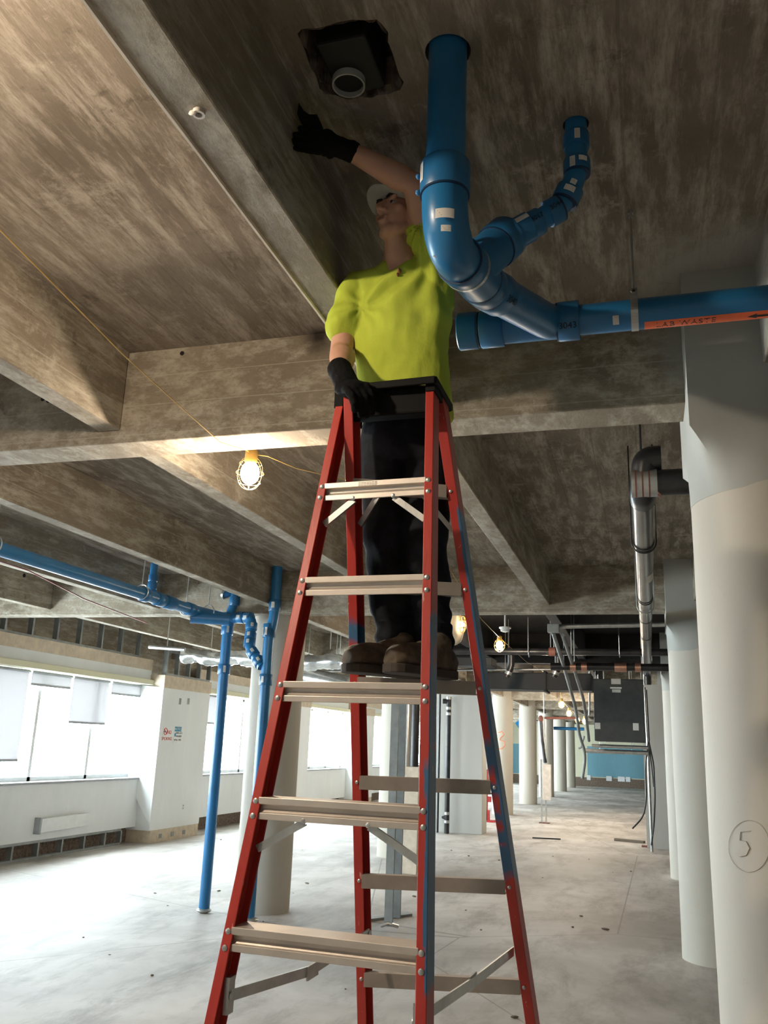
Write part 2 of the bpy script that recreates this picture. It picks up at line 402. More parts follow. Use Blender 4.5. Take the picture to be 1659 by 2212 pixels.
# slab with the broken opening and the two cored pipe holes
hole = [at(px, py, z=ZS) for px, py in ((645, 75), (652, 66), (668, 62), (690, 60), (712, 55), (735, 50), (760, 40), (785, 45), (806, 40), (813, 43), (822, 56), (836, 72), (842, 92), (848, 110), (858, 140), (862, 165), (873, 180), (868, 196), (850, 199), (838, 204), (815, 206), (800, 212), (780, 207), (752, 214), (725, 208), (702, 206), (690, 190), (686, 165), (672, 140), (657, 112), (648, 92))]
hole = [(p.x+random.uniform(-.006, .006), p.y+random.uniform(-.006, .006)) for p in hole]
HX = sum(p[0] for p in hole)/len(hole); HY = sum(p[1] for p in hole)/len(hole)
RP = Vector((-.497, 2.10, 0)); SP = Vector((-.152, 2.51, 0))
st('ceiling', holed([(XW-.3, YB), (XR, YB), (XR, YE), (XW-.3, YE)], [hole, circ(RP.x, RP.y, .069), circ(SP.x, SP.y, .043)], ZS, ZS+.16), M['slab'])
st('ceiling', box(XW-.3, XR, YB, YE, ZS+.40, ZS+.5), M['deck'])
# rough broken inner faces of the opening
bm = bmesh.new(); n = len(hole); rg = []
for j in range(6):
    row = []
    for i in range(n*3):
        p = Vector((*hole[i//3], 0)).lerp(Vector((*hole[(i//3+1) % n], 0)), (i % 3)/3); d = Vector((p.x-HX, p.y-HY, 0)).normalized()
        k = .016*noise.noise(Vector((p.x*30, p.y*30, j*.9)))+(.012*j/5 if p.y > HY else .002)
        row.append(bm.verts.new((p.x-d.x*(k+.002), p.y-d.y*(k+.002), ZS-.001+.165*j/5)))
    rg.append(row)
for j in range(5):
    for i in range(n*3): bm.faces.new([rg[j][i], rg[j][(i+1) % (n*3)], rg[j+1][(i+1) % (n*3)], rg[j+1][i]])
st('trim_1', bm, M['brick'])
# steel sleeve box and grey pipe collar inside the opening
t = empty('ceiling_box', 'black steel box with a grey pipe collar set in the broken ceiling opening', 'box', (HX, HY, ZS))
b0, b1_ = at(690, 95, z=ZS+.03), at(812, 95, z=ZS+.03); b2_ = at(700, 212, z=ZS+.03)
bm = box(b0.x, b1_.x-.01, b0.y-.03, b2_.y-.03, ZS-.004, ZS+.15); part('box_shell', bm, M['ductblack'], t, bevel=.008)
cc = at(753, 186, z=ZS-.028); bm = bmesh.new(); ring_mesh(bm, cc, cc+Vector((0, 0, .026)), .047, .052, 32); part('pipe_collar', bm, M['collar'], t, label='grey collar', smooth=True)
bm = bmesh.new(); cyl(bm, cc+Vector((0, 0, .018)), cc+Vector((0, 0, .022)), .047, 24); part('collar_plug', bm, M['deck'], t)

# walls around
st('wall_back', box(XW, XR, YB-.15, YB, 0, ZS+.5), M['drywall_grey'])
st('wall_right', box(XR, XR+.15, YB, YE, 0, ZS+.5), M['beam'])
yq = YE
st('wall_far', box(XW-.3, XR, yq, yq+.2, 0, ZS+.5), M['cream'])
t0 = at(1268, 1612, y=yq); zt = t0.z
bm = bmesh.new(); B(bm, t0.x, at(1400, 1612, y=yq).x+1.2, yq-.03, yq, .55, zt); B(bm, at(1090, 1600, y=yq).x, at(1150, 1600, y=yq).x, yq-.03, yq, .55, zt)
st('wall_far', bm, M['teal'])
st('baseboard_far', box(XW, XR, yq-.05, yq-.031, 0, .5), M['brick'])
for (pxa, pxb) in ((1335, 1350), (1268, 1276), (1310, 1322), (1352, 1362)):
    a, b_ = at(pxa, 1695, y=yq-.06), at(pxb, 1695, y=yq-.06)
    st('trim_2', box(a.x, b_.x, yq-.07, yq-.055, .35, .62), M['trimwhite'])

# girders and joists, each its own
for k, y in enumerate(ROWS):
    st('ceiling_beam', box(XW+.02, XR, y-.12, y+.12, ZG, ZS+.02), M['beam'] if y < 12 else M['beam_black'], bevel=.008)
JX = [-9.265+.1, -7.625, -5.985, -4.345, -2.705, -1.065, .575, 2.215, 3.855, 5.495]
for x in JX[1:]:
    for i in range(len(ROWS)+1):
        y0 = YB if i == 0 else ROWS[i-1]+.12; y1 = YE if i == len(ROWS) else ROWS[i]-.12
        if y1-y0 < .4: continue
        st('ceiling_beam', box(x-.065, x+.065, y0+.002, y1-.002, ZJ, ZS+.015), M['beam_black'], bevel=.007)
# thin pale grout fin along the edge of the near joist
bm = bmesh.new(); pts = [(-1.134+.003*noise.noise(Vector((y*3, 0, 0))), y*1.0, ZJ+.002) for y in [YB+.1+.15*i for i in range(47)]]
tube(bm, pts, [.008+.003*noise.noise(Vector((i*.9, 3, 0))) for i in range(47)], 6); st('trim_3', bm, M['tanbox'])
# knocked hole and broken clip under the near joist
c = at(430, 240, z=ZJ)
bm = bmesh.new(); ring_mesh(bm, c+Vector((0, 0, .01)), c+Vector((0, 0, -.012)), .010, .017, 10); ell(bm, c+Vector((-.012, -.01, -.01)), (.012, .005, .008), seg=8)
tag(mk('anchor_clip', bm, M['whitebox'], smooth=True), 'small broken pale anchor sleeve in the underside of the near joist', 'anchor')

for k_, (px, py, kw) in enumerate(((393, 763, dict(y=3.757)), (92, 862, dict(y=3.757)), (104, 866, dict(y=3.757)), (1081, 1236, dict(y=9.757)), (1236, 1234, dict(y=9.757)), (371, 1250, dict(y=9.757)), (52, 1243, dict(x=-5.92)), (872, 1075, dict(x=-1.0)))):
    q = at(px, py, **kw); n_ = Vector((0, 1, 0)) if 'y' in kw else Vector((1, 0, 0)); bm = bmesh.new(); cyl(bm, q-n_*.001, q+n_*.004, .012 if q.y < 5 else .02, 12); st('trim_9', bm, M['deck'])
# ---------------- columns
def column(x, y, r, name_label, square=False, group=None, full=True):
    t = empty('concrete_column', name_label, 'column', (x, y, 0), group)
    bm = bmesh.new(); ztop = ZS+.01 if not square else 3.22
    segs = 48; H = 26
    rings = []
    for i in range(H+1):
        z = ztop*i/H
        rings.append([bm.verts.new((x+math.cos(2*PI*k/segs)*(r+.004*noise.noise(Vector((math.cos(2*PI*k/segs)*2, math.sin(2*PI*k/segs)*2+x, z*1.5+y)))), y+math.sin(2*PI*k/segs)*(r+.004*noise.noise(Vector((math.sin(2*PI*k/segs)*2, z*1.7, x))))
                       , z)) for k in range(segs)])
    for i in range(H):
        for k in range(segs): bm.faces.new([rings[i][k], rings[i][(k+1) % segs], rings[i+1][(k+1) % segs], rings[i+1][k]])
    bm.faces.new(rings[0][::-1]); bm.faces.new(rings[-1])
    part('shaft', bm, M['column'], t, smooth=True)
    if square:
        # square head block cast against the girder, softening into the round shaft
        bm = bmesh.new(); R0 = []
        for z, rr, sq in ((2.98, r+.0005, 0.0), (3.06, r+.002, .08), (3.14, r+.004, .35), (3.21, r+.006, .8), (3.24, r+.008, 1.0), (ZS+.01, r+.008, 1.0)):
            rg = []
            for k in range(segs):
                a = 2*PI*k/segs; cx, sy = math.cos(a), math.sin(a); m = max(abs(cx), abs(sy)); s_ = (1-sq)+sq/m
                rg.append(bm.verts.new((x+cx*rr*s_, y+sy*rr*s_, z)))
            R0.append(rg)
        for i in range(len(R0)-1):
            for k in range(segs): bm.faces.new([R0[i][k], R0[i][(k+1) % segs], R0[i+1][(k+1) % segs], R0[i+1][k]])
        bm.faces.new(R0[0][::-1]); bm.faces.new(R0[-1])
        part('column_head', bm, M['column_top'], t, smooth=True)
    return t
RC = .365
near_col = column(.585, 3.93, RC, 'thick off-white column nearest the camera at the right edge, circled pencil mark', True)
column(.60, 9.88, RC, 'off-white round column just behind the nearest right-hand column', True)
column(.62, 15.9, RC, 'third column of the right-hand row, mostly hidden, beside the hanging cables', True)
column(.62, 21.9, RC, 'fourth column of the right-hand row, a sliver behind the third', True)
column(-4.42, 10.15, .325, 'white round column between the two blue standpipes, behind the ladder')
column(-4.42, 15.9, .325, 'white round column seen between the ladder rails behind the steel studs')
lab = ['first of the receding left-hand columns, orange spray mark 3 on its shaft', 'second of the receding left-hand columns, rust patch low on it',
       'third of the receding left-hand columns, slim, behind the steel strut post', 'fourth of the receding left-hand columns', 'farthest slim column in the left-hand row before the pale wall']
for i, y in enumerate((27.76, 33.73, 39.7, 45.7, 51.0)):
    column(-4.36+.02*i, y, .325, lab[i])
# circled 5 in pencil on the near column
def on_col(cx, cy, r, ang, z): return Vector((cx+r*math.cos(ang), cy+r*math.sin(ang), z))
def colhit(px, py, cx, cy, r):
    d = (at(px, py, y=100)-CAM); dx, dy = d.x, d.y; ox, oy = CAM.x-cx, CAM.y-cy
    a = dx*dx+dy*dy; b = 2*(ox*dx+oy*dy); c_ = ox*ox+oy*oy-r*r; D = b*b-4*a*c_
    if D < 0: D = 0
    return CAM+d*((-b-math.sqrt(D))/(2*a))
bm = bmesh.new()
tube(bm, [colhit(1618+44*math.cos(t), 1828+56*math.sin(t), .585, 3.93, RC+.002) for t in [2*PI*i/28-.3 for i in range(29)]], .0009, 6)
for seq in (((1622, 1795), (1600, 1797), (1598, 1815), (1612, 1818), (1619, 1832), (1612, 1848), (1598, 1850)),):
    tube(bm, [colhit(px, py, .585, 3.93, RC+.002) for px, py in seq], .0016, 6)
part('pencil_mark', bm, M['greyink'], near_col, label='circled 5 drawn in pencil')
c3 = [o for o in COL.objects if o.get('label', '').startswith('first of the receding')][0]
bm = bmesh.new(); cc = (c3.location.x, c3.location.y)
seq = [(1076, 1583), (1084, 1580), (1089, 1587), (1081, 1594), (1079, 1598), (1090, 1602), (1091, 1610), (1083, 1618), (1076, 1617)]
tube(bm, [colhit(px, py, cc[0], cc[1], .332) for px, py in seq], .013, 6); part('spray_mark', bm, M['orangespray'], c3, label='orange spray-painted 3')

# ---------------- window wall (left)
SILL, HEAD, WTOP = 1.12, 2.86, 3.34
def wall_seg(y0, y1, n):   # window bay between two pilasters
    bm = bmesh.new(); B(bm, XW-.25, XW, y0, y1, .28, SILL); st('wall_left', bm, M['drywall'])
    st('wall_left', box(XW-.25, XW, y0, y1, HEAD+.1, WTOP-.2), M['drywall'])
    st('trim_4', box(XW-.02, XW+.01, y0, y1, WTOP-.2, WTOP), M['gypsum'])
    st('trim_5', box(XW-.3, XW+.09, y0, y1, HEAD-.0, HEAD+.1), M['cream'], bevel=.01)
    st('trim_6', box(XW-.28, XW+.03, y0+.02, y1-.02, SILL, SILL+.035), M['sill'], bevel=.004)
    fr = empty('window_%d' % n, 'x', 'window', (XW-.22, (y0+y1)/2, SILL)); del fr['label']; del fr['category']; fr['kind'] = 'structure'
    bm = bmesh.new(); k = max(2, round((y1-y0)/1.45)); ys = [y0+(y1-y0)*i/k for i in range(k+1)]
    for yy in ys: B(bm, XW-.25, XW-.19, yy-.035, yy+.035, SILL+.036, HEAD-.01)
    B(bm, XW-.25, XW-.19, y0, y1, SILL+.036, SILL+.10); B(bm, XW-.25, XW-.19, y0, y1, HEAD-.07, HEAD-.01)
    part('window_frame', bm, M['trimwhite'], fr)
    part('window_pane', box(XW-.225, XW-.22, y0+.02, y1-.02, SILL+.06, HEAD-.04), M['glass'], fr)
    # light portal in the opening
    ld = bpy.data.lights.new('window_portal', 'AREA'); ld.shape = 'RECTANGLE'; ld.size = HEAD-SILL; ld.size_y = y1-y0; ld.cycles.is_portal = True
    lo = bpy.data.objects.new('window_portal', ld); COL.objects.link(lo); lo.location = (XW-.27, (y0+y1)/2, (SILL+HEAD)/2)
    lo.rotation_euler = (0, -PI/2, 0)
PIL = [(-1.2, .6), (15.05, 16.95), (21.0, 22.9), (27.0, 28.9), (33.0, 34.8), (39.0, 40.8), (45, 46.8), (51, 54)]
segs_ = [(YB, 3.2), (3.2, 15.06), (16.95, 21.0), (22.9, 27.0), (28.9, 33.0), (34.8, 39), (40.8, 45), (46.8, 51)]
for i, (a, b_) in enumerate(segs_): wall_seg(a, b_, i+1)
for i, (a, b_) in enumerate(PIL[1:]):
    st('wall_left', box(XW-.25, -8.9, a, b_, .22, 2.82), M['drywall'])
    st('trim_7', box(XW-.25, -8.885, a-.01, b_+.01, 2.82, 3.06), M['gypsum'])
    st('baseboard_left', box(XW-.2, -8.895, a+.03, b_-.03, 0, .22), M['gypsum'])
    bm = bmesh.new()
    for q in range(3): B(bm, -8.9, -8.888, a+.35+q*.45, a+.45+q*.45, .06, .14)
    st('trim_8', bm, M['stud'])
# splayed reveal beside the first pilaster
bm = bmesh.new(); v = [bm.verts.new(p) for p in ((XW-.2, 14.9, SILL), (-8.9, 15.06, .3), (-8.9, 15.06, 2.82), (XW-.2, 14.9, HEAD), (XW-.2, 15.2, SILL), (-8.95, 15.2, .3), (-8.95, 15.2, 2.82), (XW-.2, 15.2, HEAD))]
for f in ((0, 1, 2, 3), (4, 7, 6, 5), (0, 4, 5, 1), (3, 2, 6, 7), (1, 5, 6, 2), (0, 3, 7, 4)): bm.faces.new([v[i] for i in f])
st('wall_left', bm, M['drywall'])
# concrete spandrel behind the stud framing above the wall, and dark gap at the floor
st('wall_left', box(XW-.5, XW-.3, YB, YE, WTOP-.45, ZS+.2), M['beam'])
st('wall_left', box(XW-.45, XW-.2, YB, YE, 0, .6), M['brick'])
st('baseboard_left', box(XW-.06, XW-.01, YB, 9.9, 0, .28), M['gypsum'])
# exterior canopy above windows keeps the opening height true
st('wall_left', box(XW-.5, XW-.25, YB, YE, .28, SILL), M['drywall'])

def stud_run(label, pts, z0, z1, tr=True, n=(1, 0)):
    t = empty('stud_framing', label, 'metal framing', (pts[0][0], pts[0][1], z0))
    bm = bmesh.new(); a, b_ = Vector((*pts[0], z0+.02)), Vector((*pts[-1], z0+.02)); bar(bm, a, b_, .09, .04); part('bottom_track', bm, M['stud'], t)
    bm = bmesh.new(); bar(bm, a+Vector((0, 0, z1-z0-.04)), b_+Vector((0, 0, z1-z0-.04)), .09, .04); part('top_track', bm, M['stud'], t)
    for p in pts:
        q = Vector((*p, z0+.04)); q2 = Vector((*p, z1-.04))
        bm = bmesh.new(); d = (b_-a).normalized()
        prism(bm, [(-.045, 0), (.045, 0), (.045, .04), (.04, .04), (.04, .004), (-.04, .004), (-.04, .04), (-.045, .04)], q, q2, Vector((d.y, -d.x, 0)), d)
        part('stud', bm, M['stud'], t)
ys = [9.0+.62*i for i in range(10)]
stud_run('grey metal stud framing exposed above the window wall by the pilaster', [(XW-.06, y) for y in ys], WTOP, ZS-.005)
stud_run('short stud framing above the pilaster with the safety signs', [(-8.95, y) for y in (15.1, 15.55, 16.0, 16.45, 16.9)], 3.06, 3.55)
stud_run('low strip of stud framing exposed at the foot of the window wall', [(XW-.05, y) for y in (9.95, 10.5, 11.1, 11.7, 12.3, 12.9, 13.5, 14.1, 14.6)], 0.001, .279)

# roller shades
def shade(y0, y1, zb, label):
    t = empty('roller_shade', label, 'window shade', (XW-.12, (y0+y1)/2, HEAD))
    bm = bmesh.new(); B(bm, XW-.122, XW-.119, y0, y1, zb, HEAD-.02); part('shade_fabric', bm, M['shade'], t)
    bm = bmesh.new(); cyl(bm, (XW-.12, y0-.01, HEAD-.03), (XW-.12, y1+.01, HEAD-.03), .022, 12); part('roller', bm, M['sill'], t)
    part('hem_bar', box(XW-.130, XW-.111, y0-.005, y1+.005, zb-.035, zb), M['sill'], t, bevel=.003)
X = XW-.12
def yz(px, py): p = at(px, py, x=X); return p.y, p.z
for (a, b_, zb, lb) in ((-40, 60, yz(20, 1640)[1], 'leftmost roller shade, pulled nearly down to the sill, at the left edge'), (66, 153, yz(110, 1480)[1], 'short raised roller shade between the two longer ones'),
                        (158, 236, yz(195, 1560)[1], 'long half-lowered roller shade hanging in front of the middle window'), (242, 318, yz(280, 1500)[1], 'short raised roller shade nearest the pilaster')):
    y0 = yz(a, 1480)[0] if a > 0 else 9.2; y1 = yz(b_, 1480)[0]
    shade(y0, y1, zb, lb)
lb4 = ['raised roller shade just beyond the left edge, nearest the leftmost visible one', 'second raised roller shade beyond the left edge', 'third raised roller shade beyond the left edge', 'first fully lowered roller shade beyond the left edge', 'fifth lowered roller shade, level with the camera', 'sixth lowered roller shade, behind the camera', 'seventh lowered roller shade, farthest behind the camera']
for i, (a, b_) in enumerate(((7.75, 9.16), (6.28, 7.69), (4.81, 6.22), (3.34, 4.75), (1.0, 2.9), (-1.1, .94), (-3.3, -1.16))): shade(a, b_, 2.45 if i < 3 else 1.24, lb4[i])  # out of view, added to hold back daylight and darken the foreground
shade(17.15, 18.5, 2.25, 'roller shade half down in the window just past the pilaster')
# heater cover under the window
c0, c1 = at(78, 1775, x=XW), at(180, 1775, x=XW)
t = empty('convector_cover', 'long white convector heater cover hanging askew on the wall under the window', 'heater', (XW, c0.y, .45))
bm = bmesh.new(); bar(bm, (XW+.06, c0.y, .50), (XW+.06, c1.y, .52), .10, .20); part('housing', bm, M['trimwhite'], t, bevel=.006)
bm = bmesh.new(); bar(bm, (XW+.055, c0.y-.04, .50), (XW+.055, c0.y+.0, .50), .11, .24); part('end_cap', bm, M['sill'], t)
# safety signs on the pilaster
XP = -8.9
def sign_origin(px, py): return at(px, py, x=XP+.004)
YV, ZV, XN = Vector((0, 1, 0)), Vector((0, 0, 1)), Vector((1, 0, 0))
o1 = sign_origin(361, 1586); t = empty('no_smoking_sign', 'white NO SMOKING sign with red lettering on the pilaster', 'sign', o1)
part('sign_board', box(XP, XP+.003, o1.y-.16, o1.y+.15, o1.z-.15, o1.z+.16), M['trimwhite'], t)
bm = bmesh.new(); q = o1+Vector((.002, -.07, .05))
tube(bm, [q+YV*(.062*math.cos(a))+ZV*(.062*math.sin(a)) for a in [2*PI*i/24 for i in range(24)]], .006, 6, closed=True)
bar(bm, q+Vector((0, -.04, .04)), q+Vector((0, .04, -.04)), .006, .012); part('prohibition_ring', bm, M['redink'], t)
bm = bmesh.new(); bar(bm, q+Vector((0, -.05, -.005)), q+Vector((0, .03, -.005)), .005, .014); part('cigarette', bm, M['ink'], t)
bm = textbm('NO', .10); place(bm, o1+Vector((.002, .08, .035)), YV, ZV, XN); part('lettering', bm, M['redink'], t)
bm = textbm('SMOKING', .085); place(bm, o1+Vector((.002, 0, -.085)), YV, ZV, XN); part('lettering', bm, M['redink'], t)
o2 = sign_origin(384, 1587); t = empty('notice_sign', 'white and blue NOTICE hard hat sign beside the no smoking sign', 'sign', o2)
part('sign_board', box(XP, XP+.003, o2.y-.15, o2.y+.15, o2.z-.17, o2.z+.17), M['trimwhite'], t)
part('header_panel', box(XP+.003, XP+.006, o2.y-.13, o2.y+.13, o2.z+.06, o2.z+.15), M['blueink'], t)
bm = textbm('NOTICE', .075); place(bm, o2+Vector((.004, 0, .105)), YV, ZV, XN); part('lettering', bm, M['trimwhite'], t)
for s, dz in (('HARD HATS', .03), ('REQUIRED', -.03), ):
    bm = textbm(s, .046); place(bm, o2+Vector((.002, .045, dz)), YV, ZV, XN); part('lettering', bm, M['ink'], t)
bm = textbm('AT ALL TIMES', .045); place(bm, o2+Vector((.002, .01, -.10)), YV, ZV, XN); part('lettering', bm, M['ink'], t)
bm = bmesh.new(); ell(bm, o2+Vector((0, -.10, -.005)), (.004, .028, .038)); part('head_pictogram', bm, M['blueink'], t)
for px, lb in ((389, 'left of two empty dark switch boxes high on the pilaster'), (407, 'right of two empty dark switch boxes high on the pilaster')):
    q = at(px, 1515, x=XP); t = mk('switch_box', box(XP-.02, XP+.004, q.y-.04, q.y+.04, q.z-.06, q.z+.06), M['stud'], loc=(XP, q.y, q.z)); tag(t, lb, 'electrical box')
q = at(395, 1743, x=XP); t = empty('wall_outlet', 'pale outlet plate low on the pilaster', 'outlet', q)
part('cover_plate', box(XP, XP+.006, q.y-.035, q.y+.035, q.z-.055, q.z+.055), M['trimwhite'], t, bevel=.002)
for s in (-1, 1): part('socket', box(XP+.006, XP+.009, q.y-.015, q.y+.015, q.z+s*.025-.014, q.z+s*.025+.014), M['sill'], t)

# ------------------------------------------------------------------ blue drain pipe, foreground
def P(t, name, bm, mat, label=None, **k): return part(name, bm, mat, t, label=label, smooth=True, **k)
def hub(t, a, b, r, label=None, mat='blue_hub', lip=True):
    """socket of a fitting: sleeve with a dark glue joint at its mouth"""
    a, b = Vector(a), Vector(b); d = (b-a).normalized()
    bm = bmesh.new(); tube(bm, [a, a+d*.004, b-d*.004, b], [r*.965, r, r, r*.965], 32)
    h = P(t, 'pipe_hub', bm, M[mat], label)
    return h
def joint(t, c, d, r):
    c, d = Vector(c), Vector(d).normalized(); bm = bmesh.new(); cyl(bm, c-d*.0035, c+d*.0035, r, 32); P(t, 'glue_joint', bm, M['bluedark'])
def sticker(t, axis_pt, d, r, w, h, toward, roll=0.0, mat='sticker', lines=True):
    """small curved label on a pipe; toward = direction it faces"""
    d = Vector(d).normalized(); nrm = Vector(toward); nrm = (nrm-d*nrm.dot(d)).normalized(); s = d.cross(nrm)
    bm = bmesh.new(); c = Vector(axis_pt); N = 6; R = r+.0012
    g = [[bm.verts.new(c+d*(u*w/2)+(nrm*math.cos(v*h/2/R)+s*math.sin(v*h/2/R))*R) for v in [-1+2*j/N for j in range(N+1)]] for u in (-1, 1)]
    for j in range(N): bm.faces.new([g[0][j], g[1][j], g[1][j+1], g[0][j+1]])
    o = P(t, 'pipe_sticker', bm, M[mat])
    if lines:
        bm = bmesh.new(); R2 = R+.0006
        for q in range(3):
            if w > h: v0 = (-.6+.5*q)*h/2/R; v1 = v0+.12*h/R/2; qd = ((-1, v0), (1-.3*q, v0), (1-.3*q, v1), (-1, v1))
            else: u0_ = -.75+.62*q; hv = .8*h/2/R; qd = ((u0_, -hv), (u0_, hv*(1-.25*q)), (u0_+.18, hv*(1-.25*q)), (u0_+.18, -hv))
            vs = [bm.verts.new(c+d*(u*w*.4)+(nrm*math.cos(v)+s*math.sin(v))*R2) for u, v in qd]
            bm.faces.new(vs)
        l = mk('print_lines', bm, M['greyink']); l.parent = o
        q_ = o; off = Vector((0, 0, 0))
        while q_ is not None: off += q_.location; q_ = q_.parent
        l.data.transform(Matrix.Translation(-off))
    return o
def scribble(t, s, c, d, r, toward, size=.035):
    d = Vector(d).normalized(); nrm = Vector(toward); nrm = (nrm-d*nrm.dot(d)).normalized(); sd = nrm.cross(d)
    bm = textbm(s, size, .0002)
    for v in bm.verts:
        u, w_ = v.co.x, v.co.y; a = w_/(r+.001); v.co = Vector(c)+d*u+(nrm*math.cos(a)+sd*math.sin(a))*(r+.0015)
    P(t, 'handwritten_mark', bm, M['ink'])
TC = lambda p: (CAM-Vector(p))
r4, h4 = .0575, .070
T = empty('blue_drain_pipe', 'big blue plastic drain assembly dropping from the ceiling beside the worker and running right', 'pipe', (RP.x, RP.y, 3.3))
za = 3.30
bm = bmesh.new(); cyl(bm, (RP.x, RP.y, 3.46), (RP.x, RP.y, ZS+.14), r4, 36); P(T, 'riser_pipe', bm, M['blue'])
hub(T, (RP.x, RP.y, 3.445), (RP.x, RP.y, 3.545), .0725); joint(T, (RP.x, RP.y, 3.444), (0, 0, 1), .071)
for dz in (3.452, 3.505):
    bm = bmesh.new(); ell(bm, (RP.x-.073, RP.y-.02, dz), (.009, .012, .007)); P(T, 'moulding_nib', bm, M['blue_hub'])
ec = Vector((RP.x, RP.y, 3.285)); run_d = (at(1036, 606, y=2.47)-ec).normalized()
e0 = Vector((RP.x, RP.y, 3.445)); e1 = ec+run_d*.165
bm = bmesh.new(); tube(bm, arc(e0, Vector((ec.x, ec.y, 3.272)), e1, 16), .066, 36); P(T, 'elbow', bm, M['blue'])
hub(T, e1-run_d*.015, e1+run_d*.055, .074); joint(T, e1-run_d*.016, run_d, .0725)
sticker(T, Vector((RP.x, RP.y+.003, 3.345)), (0, 0, -1), .067, .030, .054, TC(e0))
sticker(T, Vector((RP.x, RP.y+.008, 3.300)), (0, 0, -1), .067, .020, .028, TC(e0)+Vector((.1, 0, 0)))
sticker(T, Vector((RP.x, RP.y, 3.50)), (0, 0, 1), .073, .060, .020, Vector((-1, -.75, 0)))
# scrape of bare plastic on the underside of the elbow
sc = Vector(arc(e0, Vector((ec.x, ec.y, 3.272)), e1, 16)[11])
bm = bmesh.new()
for k in range(9):
    a = -0.9+.11*k; dirn = Vector((math.sin(a)*.5, -.75, -.62)).normalized(); p = sc+dirn*.067
    bar(bm, p+Vector((-.012-.01*random.random(), .004*random.random(), -.002)), p+Vector((.012+.014*random.random(), .006, -.001)), .0035, .0015, up=dirn)
P(T, 'scrape_mark', bm, M['tanbox'])
# wye body on the rising run
w0, w1 = e1+run_d*.045, e1+run_d*.235
bm = bmesh.new(); cyl(bm, w0, w1, .0715, 36); P(T, 'wye_body', bm, M['blue_hub'])
br0 = w0+run_d*.06; brt = at(1084, 522, y=2.475); brd = (brt-br0).normalized()
bm = bmesh.new(); tube(bm, [br0, br0+brd*.06, br0+brd*.10, brt+brd*0], [.070, .070, .068, .066], 32); P(T, 'wye_branch', bm, M['blue_hub'])
hub(T, brt-brd*.045, brt+brd*.035, .072); joint(T, brt-brd*.046, brd, .0705)
p2 = at(1190, 464, y=2.505); d2 = (p2-brt).normalized()
bm = bmesh.new(); tube(bm, [brt+d2*.02, brt+d2*.055, brt+d2*.058, brt+d2*.105], [.056, .056, .050, .050], 28); P(T, 'reducer', bm, M['blue_hub'])
sticker(T, brt+d2*.078, d2, .051, .050, .020, Vector((-.2, -1, .1)))
rs = .036
hub(T, brt+d2*.105, brt+d2*.145, .045); 
top = Vector((SP.x, SP.y, 3.745)); pb = at(1214, 447, y=2.508)
bm = bmesh.new(); tube(bm, fillet([brt+d2*.1, pb, top, Vector((SP.x, SP.y, ZS+.12))], .06, 8), rs, 28); P(T, 'branch_pipe', bm, M['blue'])
db = (top-pb).normalized(); 
hub(T, pb-d2*.055, pb-d2*.01, .045); joint(T, pb-d2*.009, d2, .0442)
hub(T, pb+db*.02, pb+db*.07, .045, ); joint(T, pb+db*.018, db, .0442)
zt_ = Vector((0, 0, 1))
hub(T, top+zt_*.005, top+zt_*.055, .044); hub(T, top+zt_*.10, top+zt_*.155, .043); joint(T, top+zt_*.004, zt_, .043)
sticker(T, top+zt_*.025, zt_, .0445, .038, .018, Vector((-.25, -1, 0))); sticker(T, top+zt_*.035, zt_, .0445, .018, .03, Vector((.6, -1, 0)))
sticker(T, top+zt_*.128, zt_, .0435, .038, .018, Vector((.15, -1, 0)))
sticker(T, pb+db*.045, db, .046, .02, .036, Vector((.2, -1, -.2))); sticker(T, pb+db*.07, db, .046, .018, .02, Vector((.35, -1, .0)))
scribble(T, '3044', pb-d2*.03, d2, .045, Vector((0, -1, -.3)), .024); scribble(T, '3017', brt+d2*.125, d2, .046, Vector((0, -1, -.3)), .022)
# run, eighth bend, wye into the main
YM, ZM = 3.045, 3.50
j0 = w1+run_d*.0; tgt = Vector((-.30, YM, ZM)); k1 = at(1046, 657, y=j0.y+.05)
hub(T, w1-run_d*.012, w1+run_d*.075, .0745); joint(T, w1-run_d*.013, run_d, .073)
kb = w1+run_d*.09; dk = (tgt-kb).normalized()
hub(T, kb-dk*.0, kb+dk*.085, .0735); joint(T, kb+dk*.0, dk, .0725); bm = bmesh.new(); ell(bm, kb-dk*.005, (.071, .071, .071)); P(T, 'eighth_bend', bm, M['blue_hub'])
bm = bmesh.new(); tube(bm, fillet([kb+dk*.05, tgt-dk*.01, tgt+Vector((.09, 0, 0))], .12, 8), [.066]*2+[.0655]*9, 32) if False else tube(bm, fillet([kb+dk*.05, tgt-dk*.01, tgt+Vector((.09, 0, 0))], .12, 8), .066, 32)
P(T, 'wye_inlet', bm, M['blue_hub'])
scribble(T, '3040', kb+dk*.05, dk, .0735, Vector((.2, -.9, -.5)), .034)
bm = bmesh.new(); cyl(bm, (-.49, YM, ZM), (-.20, YM, ZM), .064, 36); P(T, 'wye_barrel', bm, M['blue_hub'])
hub(T, (-.268, YM, ZM), (-.188, YM, ZM), .0745); joint(T, (-.269, YM, ZM), (1, 0, 0), .073)
scribble(T, '3043', (-.228, YM, ZM), (1, 0, 0), .0745, Vector((0, -.8, -.65)), .034)
bm = bmesh.new(); cyl(bm, (-.21, YM, ZM), (.506, YM, ZM), r4, 36); P(T, 'main_pipe', bm, M['blue'])
bm = bmesh.new(); cyl(bm, (.644, YM, ZM), (1.9, YM, ZM), r4, 36); P(T, 'main_pipe', bm, M['blue'])
hub(T, (-.565, YM, ZM), (-.475, YM, ZM), .0735); joint(T, (-.572, YM, ZM), (1, 0, 0), .070)
